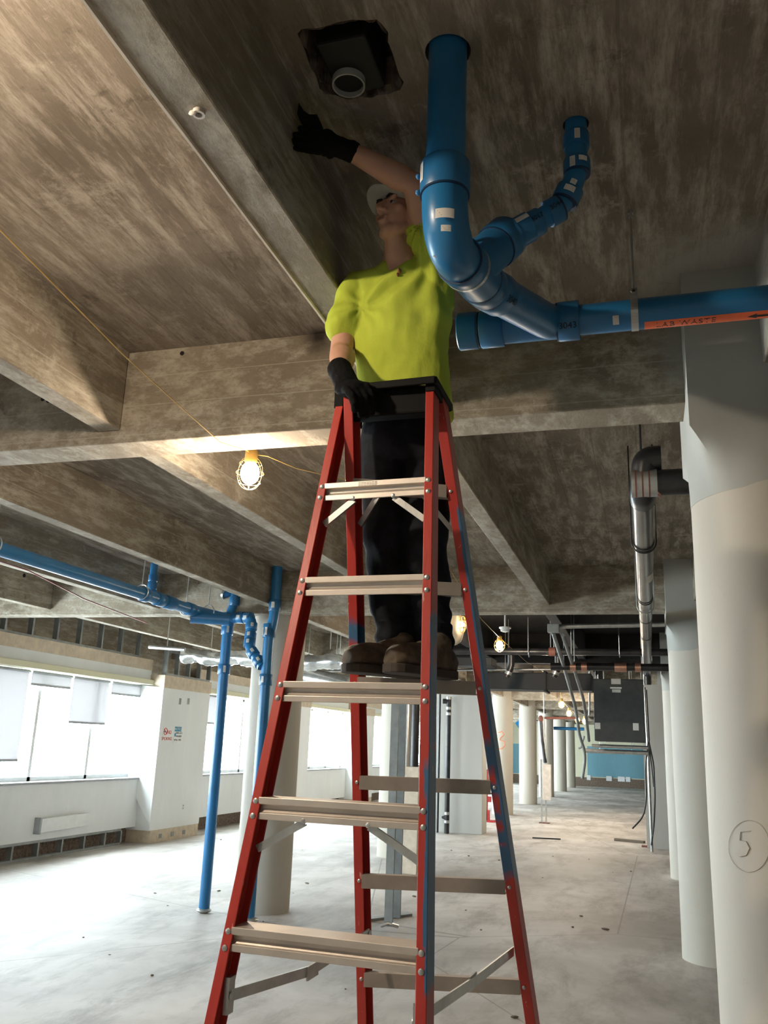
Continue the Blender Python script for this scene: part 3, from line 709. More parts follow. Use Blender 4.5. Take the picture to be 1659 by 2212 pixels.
bm = bmesh.new(); tube(bm, [(-.652, YM, ZM), (-.648, YM, ZM), (-.58, YM, ZM), (-.576, YM, ZM)], [.070, .0735, .0735, .071], 36); P(T, 'cleanout_cap', bm, M['blue_hub'], label='round blue end cap')
sticker(T, (-.055, YM, ZM), (1, 0, 0), r4, .022, .035, Vector((0, -.75, -.65)))
# LAB WASTE marker tape along the underside of the main
def wrap_pipe(bm, x0, ang, R):
    for v in bm.verts:
        u, w_, e = v.co.x, v.co.y, v.co.z; a = ang-w_/R
        v.co = Vector((x0+u, YM-math.cos(a)*(R+e), ZM-math.sin(a)*(R+e)))
    return bm
TA = math.radians(84)
bm = bmesh.new(); N = 8; hh = .052
g = [[bm.verts.new((x, -hh/2+hh*j/N, .0008)) for j in range(N+1)] for x in (0, .455)]
for j in range(N): bm.faces.new([g[0][j], g[1][j], g[1][j+1], g[0][j+1]])
tape = P(T, 'marker_tape', wrap_pipe(bm, .045, TA, r4), M['orange_tape'], label='orange LAB WASTE tape')
bm = textbm('LAB WASTE', .036, .0002, align='LEFT', spacing=1.12); bm.transform(Matrix.Translation((0, 0, .0013)))
P(T, 'lettering', wrap_pipe(bm, .085, TA-.06, r4), M['ink'])
bm = bmesh.new(); vs = [bm.verts.new((x, y, .0014)) for x, y in ((0, 0), (.035, .014), (.030, .006), (.12, .006), (.12, -.006), (.030, -.006), (.035, -.014))]
bm.faces.new(vs); P(T, 'flow_arrow', wrap_pipe(bm, .395, TA-.06, r4), M['ink'])
# strap hanger on the main, and the one gripping the elbow
def strap_hanger(label, c, d, r, ztop, w_=.022, rod=True, mat='steel'):
    c, d = Vector(c), Vector(d).normalized(); h = empty('pipe_hanger', label, 'pipe hanger', (c.x, c.y, c.z+r))
    up = Vector((0, 0, 1)); up = (up-d*up.dot(d)).normalized(); s = d.cross(up)
    pts = [c+up*(r+.05)+s*.004]+[c+(up*math.sin(a)+s*math.cos(a))*(r+.002) for a in [PI/2-.35-(2*PI-.7)*i/28 for i in range(29)]]+[c+up*(r+.05)-s*.004]
    bm = bmesh.new()
    for i in range(len(pts)-1): bar(bm, pts[i], pts[i+1], .003, w_, up=d)
    part('strap', bm, M[mat], h)
    if rod:
        bm = bmesh.new(); cyl(bm, c+up*(r+.035), (c.x, c.y, ztop), .0048, 10); part('threaded_rod', bm, M['steel'], h)
        bm = bmesh.new(); cyl(bm, (c.x, c.y, ztop-.012), (c.x, c.y, ztop), .011, 6); cyl(bm, (c.x, c.y, ztop-.03), (c.x, c.y, ztop-.012), .008, 6); part('rod_anchor', bm, M['steel'], h)
    bm = bmesh.new(); cyl(bm, c+up*(r+.032)-s*.02, c+up*(r+.032)+s*.02, .006, 8); cyl(bm, c+up*(r+.032)+s*.012, c+up*(r+.032)+s*.02, .011, 6); part('clamp_bolt', bm, M['steel'], h)
    return h
strap_hanger('galvanised strap hanger and rod holding the blue main below the ceiling', (.012, YM, ZM), (1, 0, 0), r4, ZS-.001, w_=.026)
strap_hanger('metal band clamp around the elbow of the big blue drain', e1+run_d*.062, run_d, .071, 3.9, w_=.018, rod=False)

# ------------------------------------------------------------------ blue pipes by the far column
T2 = empty('blue_standpipe', 'left blue standpipe rising from the floor with a long run overhead to the left edge', 'pipe', (at(440, 1972, z=0)))
b1 = at(440, 1972, z=0); x1, y1 = b1.x, b1.y
zc = at(492, 1336, y=y1).z
hp = []   # overhead run parallel to the room
a_ = at(300, 1286, z=zc); b__ = at(8, 1181, z=zc)
bm = bmesh.new(); cyl(bm, (x1, y1, .02), (x1, y1, zc-.05), .062, 24); P(T2, 'vertical_pipe', bm, M['blue'])
bm = bmesh.new(); ell(bm, (x1, y1, .03), (.085, .085, .03)); part('floor_flange', bm, M['steel'], T2, smooth=True)
for z0 in (zc-.14, zc-.62): hub(T2, (x1, y1, z0-.06), (x1, y1, z0+.06), .075); sticker(T2, (x1, y1, z0), (0, 0, 1), .076, .08, .03, Vector((.6, -1, 0)))
hub(T2, (x1, y1, zc-.1), (x1, y1, zc+.07), .078)
XH = (at(300, 1286, z=zc).x+at(60, 1199, z=zc).x)/2
yh1 = at(400, 1318, z=zc).y
bm = bmesh.new(); tube(bm, fillet([(XH, 3.0, zc), (XH, yh1, zc), (x1, y1, zc), (x1+.25, y1+.02, zc)], .25, 6), .060, 24); P(T2, 'overhead_pipe', bm, M['blue'])
for py_, L in ((at(297, 1285, z=zc).y, .1), (at(350, 1302, z=zc).y, .18), (at(330, 1295, z=zc).y, .14), (at(408, 1320, z=zc).y-.15, .14)): hub(T2, (XH, py_-L/2, zc), (XH, py_+L/2, zc), .074)
bm = bmesh.new(); q = Vector((XH, yh1, zc)); cyl(bm, q+Vector((-.05, .05, -.08)), q+Vector((.35, .25, -.08)), .066, 20); P(T2, 'cleanout_stub', bm, M['blue_hub'])
vt = at(333, 1228, y=at(345, 1300, z=zc).y); vb = Vector((XH, at(345, 1300, z=zc).y, zc))
bm = bmesh.new(); tube(bm, fillet([vb, vt+Vector((0, 0, -.3)), vt, Vector((vt.x, vt.y, ZS))], .1, 6), .042, 20); P(T2, 'vent_branch', bm, M['blue'])
for f_ in (.35, .75): q = vb.lerp(vt, f_)+Vector((0, 0, 0)); hub(T2, vt+Vector((0, 0, -.28+.22*f_-.03)), vt+Vector((0, 0, -.28+.22*f_+.04)), .052)
# stub up into the slab beyond, with a steel band
u0 = Vector((x1, y1, zc)); u1 = at(507, 1300, y=y1+.05)
bm = bmesh.new(); tube(bm, fillet([u0, u1, u1+Vector((-.02, .02, .16)), at(483, 1284, y=y1+.02)], .08, 6), .052, 20); P(T2, 'upper_branch', bm, M['blue'])
q = at(484, 1284, y=y1+.02); bm = bmesh.new(); disc(bm, q, (1, 0, -.3), .058, .03); P(T2, 'band_clamp', bm, M['steel'])
hub(T2, u1+Vector((0, 0, -.05)), u1+Vector((0, 0, .06)), .068)
# loop over to the second standpipe
y2 = 9.42; b2 = at(537, 1992, z=0); x2, y2 = b2.x, b2.y
T3 = empty('blue_standpipe', 'right blue standpipe with an offset loop, in front of the white round column', 'pipe', (x2, y2, 0))
L = [(512, 1333), (545, 1335), (541, 1372), (538, 1398), (566, 1440)]
lp = [at(px, py, y=y1-.02+(y2-y1)*i/4) for i, (px, py) in enumerate(L)]
bm = bmesh.new(); tube(bm, fillet([Vector((x1+.1, y1, zc))]+lp, .09, 6), .058, 24); P(T3, 'loop_pipe', bm, M['blue'])
for i, f_ in ((0, .3), (0, .75), (1, .5), (2, .1), (2, .7), (3, .3), (3, .75)):
    p, q = lp[i], lp[i+1]; d = (q-p).normalized(); c = p.lerp(q, f_); hub(T3, c-d*.045, c+d*.045, .071); sticker(T3, c, d, .072, .05, .035, Vector((.1+.5*(i % 2), -1, 0)))
zw = lp[-1].z; zo = at(577, 1330, y=y2).z; tp = at(592, 1240, y=y2+.0)
bm = bmesh.new(); tube(bm, fillet([(x2, y2, .02), (x2, y2, zo-.24), (max(tp.x, -4.205), y2, zo-.04), (max(tp.x, -4.205), y2, ZS-.002)], .12, 6), .062, 24); P(T3, 'vertical_pipe', bm, M['blue'])
for z0, h_ in ((zw-.15, .13), (zo-.18, .16), (zw+.4, .1)): hub(T3, (x2, y2, z0-h_/2), (x2, y2, z0+h_/2), .077); sticker(T3, (x2, y2, z0), (0, 0, 1), .078, .07, .03, Vector((-.1, -1, 0))); sticker(T3, (x2, y2, z0), (0, 0, 1), .078, .07, .03, Vector((-.8, -.7, 0)))
tp.x = max(tp.x, -4.205); hub(T3, (tp.x, y2, zo+.05), (tp.x, y2, zo+.19), .072); sticker(T3, (tp.x, y2, zo+.12), (0, 0, 1), .078, .07, .04, Vector((.1, -1, 0)))
bm = bmesh.new(); ell(bm, (x2, y2, .03), (.11, .085, .03)); part('floor_flange', bm, M['steel'], T3, smooth=True)
for px, lb in ((3, 'ring hanger on the overhead blue pipe at the left edge'), (290, 'ring hanger on the overhead blue pipe left of its vent branch'), (412, 'ring hanger where the overhead blue pipe turns to the standpipe'), (440, 'thin rod hanger nearest the left blue standpipe')):
    f_ = {3: at(8, 1181, z=zc).y, 290: at(292, 1283, z=zc).y, 412: at(405, 1320, z=zc).y-.05, 440: at(440, 1325, z=zc).y+.0}[px]
    xx = XH if px < 400 else at(px, 1322, z=zc).x
    h = empty('pipe_hanger', lb, 'pipe hanger', (xx, f_, zc+.06)); bm = bmesh.new()
    tube(bm, [(xx+.078*math.cos(a), f_, zc+.02+.078*math.sin(a)) for a in [2*PI*i/24 for i in range(24)]], .006, 6, closed=True); part('hanger_ring', bm, M['steel'], h)
    bm = bmesh.new(); cyl(bm, (xx, f_, zc+.09), (xx, f_, ZS-.001 if f_ < 9.7 else ZG-.001), .006, 8); part('threaded_rod', bm, M['steel'], h)
# thin red-brown cable slung below the joists on the left
bm = bmesh.new(); tube(bm, [at(px, py, y=yy) for px, py, yy in ((-60, 1180, 5.6), (0, 1213, 6.2), (60, 1232, 6.9), (110, 1257, 7.3), (180, 1293, 8.0), (250, 1320, 8.8), (318, 1346, 9.7))], .007, 6)
tag(mk('slung_cable', bm, M['redcable'], smooth=True), 'thin red-brown cable slung diagonally below the joists at the left', 'cable')

# ------------------------------------------------------------------ stepladder
DZ = .297; Z3 = 2.08
def FL(j): return Vector((-.936-.020*j, 2.208-.061*j, Z3-DZ*j))
def FR(j): return Vector((-.556+.018*j, 2.194-.061*j, Z3-DZ*j))
def RL(j): return Vector((-.857-.007*j, 2.597+.086*j, Z3+.045-DZ*j))
def RR(j): return Vector((-.514+.033*j, 2.717+.086*j, Z3+.045-DZ*j))
JB = Z3/DZ
LAD = empty('stepladder', 'tall red fibreglass stepladder with aluminium steps and black cap, blue spray marks', 'ladder', ((FL(JB)+RR(JB))*.5*Vector((1, 1, 0)) if False else (-.78, 2.4, 0)))
def channel(a, b, inward, back, w, d, t=.0045):
    """C-channel rail: face flange w wide toward inward, web d deep toward back"""
    prof = [(-w, 0), (0, 0), (0, t), (-w+t, t), (-w+t, d-t), (0, d-t), (0, d), (-w, d)]
    return prism(bmesh.new(), prof, a, b, inward, back)
rails = {}
def edge_of(x3, dx, z3): return (x3+dx*z3/DZ+.78, -dx/DZ, 1)     # x = x3 + dx*(z3-z)/DZ, in ladder space
m_fr = rail_mat('red_rail_sprayed_front', [(2.05, .22, .0235), (1.84, .045, .012), (1.70, .12, .018), (1.58, .10, .016), (1.48, .08, .0215)], edge_of(-.556, .018, Z3))
m_rr = rail_mat('red_rail_sprayed_rear', [(2.28, .36, .0225), (1.905, .034, None), (1.805, .026, None), (1.730, .018, None), (1.655, .024, None), (1.580, .048, None), (1.75, .20, .0225)], edge_of(-.514, .033, Z3+.045))
m_fl = rail_mat('red_rail', []); m_rl = rail_mat('red_rail_rear_left', [(2.26, .035, None), (2.22, .13, .04)], (-.857-.007*(Z3+.045)/DZ+.78, .007/DZ, -1))
for nm, Fn, sx, wv, dv, back, mt, j0 in (('front_rail', FL, 1, .026, .075, 1, m_fl, -3.0), ('front_rail', FR, -1, .026, .075, 1, m_fr, -3.0), ('rear_rail', RL, 1, .030, .078, 1, m_rl, -3.0), ('rear_rail', RR, -1, .032, .085, 1, m_rr, -3.0)):
    a, b_ = Fn(j0), Fn(JB-.03+(.15 if nm[0] == 'r' else 0))
    if b_.z < .015: b_ = a.lerp(b_, (a.z-.015)/(a.z-b_.z))
    bm = channel(a, b_, Vector((sx, 0, 0)), Vector((0, back, 0)), wv, dv)
    bmesh.ops.recalc_face_normals(bm, faces=bm.faces[:])
    o = part(nm, bm, mt, LAD, bevel=.0025)
    # the paint marks are measured up from the floor, so keep object space = world height; sideways from the rail's own edge
    rails[(nm, sx)] = o
    bm = bmesh.new(); e = b_; B(bm, e.x-sx*.030-.012*(sx < 0), e.x+.012*(sx > 0)+(.03 if sx < 0 else 0), e.y-.01, e.y+dv+.01, .001, .05); f_ = part('rubber_foot', bm, M['black'], o)
# object-space x for paint masks: shift so that the mask reads distance outward from each rail's inner edge
def rivet(parent, p, nrm=(0, -1, 0), r=.0075):
    p = Vector(p); n_ = Vector(nrm).normalized(); bm = bmesh.new()
    tube(bm, [p, p+n_*.0022, p+n_*.0042], [r, r*.95, r*.45], 12); part('rivet', bm, M['steel'], parent, smooth=True)
def step_profile():
    # front channel seen from the side: y back, z up (0 = tread top)
    return [(0, 0), (.078, 0), (.078, -.024), (.074, -.024), (.074, -.004), (.005, -.004), (.005, -.0165), (.015, -.020), (.015, -.034), (.010, -.0375), (.008, -.041), (0, -.0415), (0, -.052), (.004, -.056), (.0, -.058), (-.004, -.056), (-.004, -.041), (.004, -.037), (.009, -.034), (.009, -.022), (-.002, -.018), (-.002, -.002)]
def step_profile2():
    f_ = [(-.003, 0), (-.003, -.017), (.010, -.0185), (.012, -.028), (.004, -.036), (-.003, -.038), (-.003, -.054)]
    bk = [(.002, -.054), (.002, -.0405), (.008, -.038), (.0165, -.029), (.0145, -.0145), (.002, -.0135), (.002, -.004), (.074, -.004), (.074, -.026), (.078, -.026), (.078, 0)]
    return f_+bk
steps = {}
for k in range(-2, 7):
    a, b_ = FL(k), FR(k)
    bm = bmesh.new(); prism(bm, step_profile2(), a+Vector((-.006, 0, 0)), b_+Vector((.006, 0, 0)), Vector((0, 1, 0)), Vector((0, 0, 1)))
    bmesh.ops.recalc_face_normals(bm, faces=bm.faces[:])
    s_ = part('step', bm, M['alu'], LAD, bevel=.0012); steps[k] = s_
    for sx, Fn, key in ((1, FL, 1), (-1, FR, -1)):
        for dz in (-.010, -.046): rivet(rails[('front_rail', key)], Fn(k-dz/DZ*1.0)+Vector((-sx*.013, -.0002, 0)))
    a, b_ = RL(k), RR(k)
    bm = bmesh.new(); prism(bm, [(0, 0), (.030, 0), (.030, -.006), (.004, -.006), (.004, -.038), (.030, -.038), (.030, -.042), (0, -.042)], a+Vector((-.004, 0, 0)), b_+Vector((.004, 0, 0)), Vector((0, 1, 0)), Vector((0, 0, 1)))
    bmesh.ops.recalc_face_normals(bm, faces=bm.faces[:])
    part('rear_rung', bm, M['alu_dirty'], LAD, bevel=.0012)
    rivet(rails[('rear_rail', -1)], RR(k+.07)+Vector((.013, -.0002, 0)), r=.006); rivet(rails[('rear_rail', 1)], RL(k+.07)+Vector((-.013, -.0002, 0)), r=.006)
def brace(a, b_, yo=0.0):
    a, b_ = Vector(a), Vector(b_); bm = bmesh.new(); d = (b_-a).normalized(); s_ = Vector((0, 1, 0)).cross(d)
    prism(bm, [(-.009, 0), (-.009, -.010), (-.0065, -.010), (-.0065, -.0025), (.0065, -.0025), (.0065, -.010), (.009, -.010), (.009, 0)], a, b_, s_, Vector((0, -1, 0)))
    bmesh.ops.recalc_face_normals(bm, faces=bm.faces[:]); o = part('knee_brace', bm, M['steel'], LAD)
    rivet(o, a+Vector((0, -.004, .004)), r=.008)
for k in (-2, 1):
    a, b_ = FL(k), FR(k); w_ = (b_-a)
    brace(a.lerp(b_, .29)+Vector((0, .004, -.054)), FL(k+.42)+Vector((.004, .03, 0)))
    brace(a.lerp(b_, .70)+Vector((0, .004, -.054)), FR(k+.42)+Vector((-.004, .03, 0)))
for k in (-2, 4):
    a, b_ = RL(k), RR(k)
    brace(a.lerp(b_, .27)+Vector((0, .012, -.036)), RL(k+.45)+Vector((.004, .03, 0)))
    brace(a.lerp(b_, .74)+Vector((0, .012, -.036)), RR(k+.45)+Vector((-.004, .03, 0)))
# hinged spreader bars
def spreader(a, b_, sag, sx):
    a, b_ = Vector(a), Vector(b_); m_ = a.lerp(b_, .52)+Vector((0, 0, sag)); o = None
    bm = bmesh.new(); bar(bm, a, m_, .005, .026); bar(bm, m_, b_, .005, .026); o = part('spreader', bm, M['steel'], LAD)
    bm = bmesh.new(); d = (b_-a).normalized(); bar(bm, m_-d*.03+Vector((sx*.004, 0, -.002)), m_+d*.03+Vector((sx*.004, 0, .002)), .005, .036); part('hinge_sleeve', bm, M['steel'], o)
    rivet(o, a+Vector((sx*.003, 0, 0)), (sx, 0, 0), .009); rivet(o, b_+Vector((sx*.003, 0, 0)), (sx, 0, 0), .009)
    bm = bmesh.new(); B(bm, a.x-.006-sx*.004, a.x+.006-sx*.004, a.y-.012, a.y+.02, a.z-.04, a.z+.04); part('spreader_bracket', bm, M['steel'], o)
spreader(FL(2.50)+Vector((.012, .03, 0)), RL(2.60)+Vector((.012, .01, 0)), -.03, 1)
spreader(FR(2.52)+Vector((-.012, .05, 0)), RR(2.72)+Vector((-.006, .01, 0)), -.006, -1)
# black moulded top cap: tray with rim, slots and corner lugs
ZC = 2.985
cp = [(-.895, 2.372), (-.576, 2.358), (-.576, 2.590), (-.885, 2.590)]
def sc_(pl, s_):
    cx = sum(p[0] for p in pl)/4; cy = sum(p[1] for p in pl)/4; return [(cx+(p[0]-cx)*s_, cy+(p[1]-cy)*s_) for p in pl]
slot = [(-.618+.030*math.cos(t), 2.405+.011*math.sin(t)) for t in [2*PI*i/16 for i in range(16)]]
bm = holed(cp, [slot, circ(-.70, 2.50, .02, 14)], ZC+.012, ZC+.022); part('top_cap', bm, M['black'], LAD, bevel=.003)
bm = bmesh.new()
for i in range(4):
    a, b_ = Vector((*cp[i], ZC)), Vector((*cp[(i+1) % 4], ZC)); bar(bm, a+Vector((0, 0, .010)), b_+Vector((0, 0, .010)), .010, .024)
for p_, w_ in ((FL(-2.86), 1), (FR(-2.86), -1)):
    B(bm, p_.x-.030 if w_ > 0 else p_.x-.002, p_.x+.002 if w_ > 0 else p_.x+.030, p_.y+.003, p_.y+.20, ZC-.045 if w_ > 0 else ZC-.02, ZC+.015)
part('cap_skirt', bm, M['black'], LAD, bevel=.003)
bm = bmesh.new(); B(bm, -.86, -.590, 2.40, 2.455, ZC-.075, ZC+.012); part('cap_tray', bm, M['black'], LAD, bevel=.006)  # tray deepened in black to stand in for the shade under the cap
# warning stickers on the first step and printed plate
a, b_ = FL(-2), FR(-2)
for f_, w_ in ((.42, .085), (.56, .03)):
    c = a.lerp(b_, f_); o = part('safety_sticker', box(c.x-w_/2, c.x+w_/2, c.y-.0042, c.y-.0032, c.z-.015, c.z-.002), M['sticker'], steps[-2]) if False else None
bm = bmesh.new()
for r_ in range(3):
    for q in range(7):
        c = a.lerp(b_, .34+.028*q); B(bm, c.x, c.x+.007, c.y-.0036, c.y-.0031, c.z-.004-.0045*r_-.002, c.z-.004-.0045*r_)
part('printed_warning', bm, M['greyink'], steps[-2])
for Fn, j in ((FL, .9),): pass

# ------------------------------------------------------------------ worker
W = empty('person', 'worker in a bright yellow T-shirt and dark jeans standing on the ladder, one arm raised', 'person', (-.72, 2.66, 2.125))
def V(*a): return Vector(a)
# head, facing down the room to the left and up
hc = at(868, 474, y=2.56)
fd = V(-.47, -.86, .10).normalized(); hs = V(0, 0, 1).cross(fd).normalized(); hu = fd.cross(hs).normalized()
HR = Matrix((hs, fd, hu)).transposed()      # local x = his left..., y = face forward, z = crown
def H(x, y, z): return hc + HR @ V(x, y, z)
bm = bmesh.new()
ell(bm, H(0, -.012, .028), (.076, .094, .088), HR, 24)         # skull
ell(bm, H(0, .030, -.012), (.062, .062, .080), HR, 20)         # face mass
ell(bm, H(0, .052, -.078), (.036, .032, .026), HR, 14)         # chin
for s in (-1, 1):
    limb(bm, [H(s*.052, -.006, -.045), H(s*.030, .048, -.078)], [.020, .018], 10)   # jaw
    ell(bm, H(s*.043, .060, -.012), (.022, .018, .018), HR, 12)   # cheekbone
    ell(bm, H(s*.030, .083, .026), (.024, .010, .008), HR, 12)    # brow
    ell(bm, H(s*.078, -.008, -.004), (.008, .019, .030), HR, 12)  # ear
    ell(bm, H(s*.013, .098, -.026), (.009, .011, .007), HR, 10)   # nostril wing
limb(bm, [H(0, .088, .022), H(0, .104, -.006), H(0, .111, -.022)], [.008, .010, .0115], 10)  # nose
ell(bm, H(0, .090, -.050), (.024, .010, .006), HR, 12); ell(bm, H(0, .088, -.060), (.021, .011, .007), HR, 12)   # lips
limb(bm, [H(0, -.03, -.03), V(-.775, 2.62, 3.60), V(-.765, 2.65, 3.50)], [.064, .065, .076], 16)   # neck
limb(bm, [H(0, .03, -.07), V(-.778, 2.585, 3.585)], [.034, .046], 12)
# trunk under the clothes
limb(bm, [V(-.765, 2.66, 3.47), V(-.76, 2.66, 3.25), V(-.75, 2.64, 3.0)], [(.085, .05), (.09, .05), (.08, .05)], 18)
# arms
SH1, EL1, WR1 = V(-.940, 2.635, 3.50), V(-.968, 2.590, 3.235), at(738, 806, y=2.405)
SH2, EL2, WR2 = V(-.655, 2.640, 3.560), V(-.680, 2.435, 3.740), V(-.868, 2.330, 3.832)
EL2 = at(897, 402, y=2.435); WR2 = at(757, 327, y=2.30)
limb(bm, [SH1, SH1.lerp(EL1, .45)+V(-.006, -.006, 0), EL1, EL1.lerp(WR1, .3)+V(.004, -.004, -.002), EL1.lerp(WR1, .65), WR1], [.052, .049, .041, .045, .037, .029], 18)
limb(bm, [SH2, SH2.lerp(EL2, .45)+V(0, 0, -.006), EL2, EL2.lerp(WR2, .28), EL2.lerp(WR2, .65), WR2], [.054, .051, .043, .046, .037, .030], 18)
ell(bm, EL2+V(.012, -.004, .012), (.030, .030, .030)); ell(bm, EL1+V(-.008, .012, -.006), (.030, .030, .030))
part('body', remeshed(bm, .0052, 4), M['skin'], W, label='bare forearms and shaded face', smooth=True)
for s in (-1, 1):
    bm = bmesh.new(); ell(bm, H(s*.030, .076, .006), (.0135, .010, .0075), HR, 12); e_ = part('eye', bm, M['eye'], W, smooth=True)
    bm = bmesh.new(); ell(bm, H(s*.030, .0845, .007), (.0055, .0025, .0055), HR, 10); part('iris', bm, M['ink'], e_, smooth=True)
bm = bmesh.new(); ell(bm, H(0, .0945, -.0515), (.018, .0045, .003), HR, 12); ell(bm, H(0, .0940, -.058), (.015, .005, .0035), HR, 12); part('lips', bm, M['lip'], W, smooth=True)
for s in (-1, 1):
    bm = bmesh.new(); limb(bm, [H(s*.014, .0925, .030), H(s*.030, .095, .034), H(s*.047, .082, .030)], [.004, .0045, .003], 8); part('eyebrow', bm, M['hair'], W, smooth=True)
# short hair below the cap
bm = bmesh.new(); ell(bm, H(0, -.022, .020), (.080, .092, .082), HR, 20); geom = bm.verts[:]
for v in [v for v in bm.verts if (v.co-hc).dot(hu) < -.035 or (v.co-hc).dot(fd) > .045]: bm.verts.remove(v)
o = part('hair', bm, M['hair'], W, smooth=True); md = o.modifiers.new('s', 'SOLIDIFY'); md.thickness = .004
# cap with brim
bm = bmesh.new(); ell(bm, H(0, -.010, .036), (.084, .102, .092), HR, 28)
for v in [v for v in bm.verts if (v.co-hc).dot(hu) < .036]: bm.verts.remove(v)
cpo = part('cap', bm, M['cap'], W, smooth=True, label='light cap'); md = cpo.modifiers.new('s', 'SOLIDIFY'); md.thickness = .005
bm = bmesh.new(); Rr_ = []
for j in range(8):
    rr = .0+.075*j/7; row = []
    for i in range(15):
        a = PI*(.12+.76*i/14); x_ = math.cos(a)*(.080+.006*j/7); y_ = math.sin(a)*.086+rr*math.sin(a)**.6
        row.append(bm.verts.new(H(x_, y_-.006, .040-.020*(x_/.08)**2+.006*j/7)))
    Rr_.append(row)
for j in range(7):
    for i in range(14): bm.faces.new([Rr_[j][i], Rr_[j][i+1], Rr_[j+1][i+1], Rr_[j+1][i]])
o = part('cap_brim', bm, [M['cap'], M['hair']], cpo, smooth=True); md = o.modifiers.new('s', 'SOLIDIFY'); md.thickness = .005

# T-shirt
bm = bmesh.new()
def ringset(bm, secs, seg=28):
    """secs: (centre, rx, ry, yaw, tilt) closed loft of superelliptic sections"""
    R_ = []
    for c, rx, ry, yaw in secs:
        row = []
        for k in range(seg):
            a = 2*PI*k/seg; cx, sy = math.cos(a), math.sin(a); e = .82
            x_ = rx*math.copysign(abs(cx)**e, cx); y_ = ry*math.copysign(abs(sy)**e, sy)
            row.append(bm.verts.new(Vector(c)+V(x_*math.cos(yaw)-y_*math.sin(yaw), x_*math.sin(yaw)+y_*math.cos(yaw), 0)))
        R_.append(row)
    for i in range(len(R_)-1):
        for k in range(seg): bm.faces.new([R_[i][k], R_[i][(k+1) % seg], R_[i+1][(k+1) % seg], R_[i+1][k]])
    bm.faces.new(R_[0][::-1]); bm.faces.new(R_[-1]); bmesh.ops.recalc_face_normals(bm, faces=bm.faces[:])
ringset(bm, [(V(-.746, 2.650, 2.985), .160, .105, -.05), (V(-.748, 2.650, 3.03), .160, .108, -.05), (V(-.758, 2.652, 3.12), .158, .112, -.04), (V(-.768, 2.655, 3.25), .166, .116, 0), (V(-.773, 2.660, 3.36), .180, .118, 0), (V(-.785, 2.660, 3.45), .182, .108, .03), (V(-.785, 2.655, 3.515), .155, .088, .05), (V(-.780, 2.650, 3.56), .100, .068, .05)])
limb(bm, [V(-.80, 2.65, 3.50), SH1+V(.0, 0, .012), SH1.lerp(EL1, .36)+V(-.006, -.004, 0), SH1.lerp(EL1, .60)+V(-.010, -.004, 0)], [.070, .066, .068, .071], 20)
limb(bm, [V(-.76, 2.65, 3.49), SH2+V(.0, .0, .0), SH2.lerp(EL2, .30), SH2.lerp(EL2, .42)], [.080, .070, .069, .073], 20)
limb(bm, [V(-.630, 2.655, 3.42), SH2.lerp(EL2, .25)+V(.008, 0, -.02)], [.052, .052], 16)
hand2 = SH2.lerp(EL2, .3)
def shirt_disp(p, nn):
    d = 0.0
    # tension folds radiating from the raised shoulder, and gather at the waist
    v = p-hand2; ang = math.atan2(v.x, -v.z+.02); r_ = v.length
    d += .0095*math.sin(ang*15+noise.noise(p*7)*2.6)*max(0, 1-abs(r_-.22)/.26)*(1 if nn.y < .2 else .3)
    v = p-(SH1+V(.05, 0, -.12)); r_ = v.length; ang = math.atan2(v.z, v.x)
    d += .0025*math.sin(ang*9+noise.noise(p*9)*4)*max(0, 1-abs(r_-.12)/.12)
    d += .010*noise.noise(V(p.x*6, p.y*6, p.z*3.5+4))+.004*noise.noise(p*22)
    if p.z < 3.07: d += .005*math.sin(p.x*60+noise.noise(p*10)*4)*(3.07-p.z)/.12
    return d
part('t_shirt', remeshed(bm, .0062, 5, shirt_disp), M['shirt'], W, smooth=True)
# collar band
bm = bmesh.new(); tube(bm, [V(-.775+.070*math.cos(a), 2.640+.064*math.sin(a), 3.573+.012*math.sin(a)-.004*math.cos(a)+.012*(math.cos(a) > 0)*math.cos(a)) for a in [2*PI*i/32 for i in range(32)]], (.0085), 8, closed=True)
part('collar', bm, M['shirt'], W, smooth=True)
# dark smudge and chest mark
q = at(861, 582, y=2.545); bm = bmesh.new(); ell(bm, q+V(0, .012, 0), (.006, .016, .010)); ell(bm, q+V(-.005, .012, -.014), (.004, .014, .006)); part('shirt_stain', bm, M['lip'], W, smooth=True)
# jeans
HL, KL, AL = V(-.825, 2.650, 2.90), V(-.792, 2.625, 2.52), V(-.750, 2.665, 2.215)
HR_, KR, AR = V(-.672, 2.665, 2.90), V(-.662, 2.650, 2.52), V(-.640, 2.690, 2.215)
bm = bmesh.new()
ringset(bm, [(V(-.742, 2.655, 3.02), .145, .105, -.05), (V(-.745, 2.655, 2.93), .152, .112, -.05), (V(-.748, 2.655, 2.86), .150, .112, -.05), (V(-.750, 2.655, 2.82), .135, .09, -.05)])
limb(bm, [HL+V(.005, 0, 0), HL.lerp(KL, .5), KL+V(0, -.012, .03), KL.lerp(AL, .35), KL.lerp(AL, .8), AL], [.088, .080, .071, .069, .066, .064], 20)
limb(bm, [HR_, HR_.lerp(KR, .5), KR+V(0, -.012, .03), KR.lerp(AR, .35), KR.lerp(AR, .8), AR], [.088, .079, .070, .067, .062, .060], 20)
def jean_disp(p, nn):
    k = max(0, min(1, (2.62-p.z)/.15))
    return .004*k*math.sin(p.z*62+noise.noise(p*11)*4.5)+.007*noise.noise(p*13)+.005*noise.noise(V(p.x*20, p.y*20, p.z*7))+(.004*math.sin((p.z)*110+noise.noise(p*8)*3) if p.z < 2.30 else 0)
part('jeans', remeshed(bm, .0062, 3, jean_disp), M['jeans'], W, smooth=True)
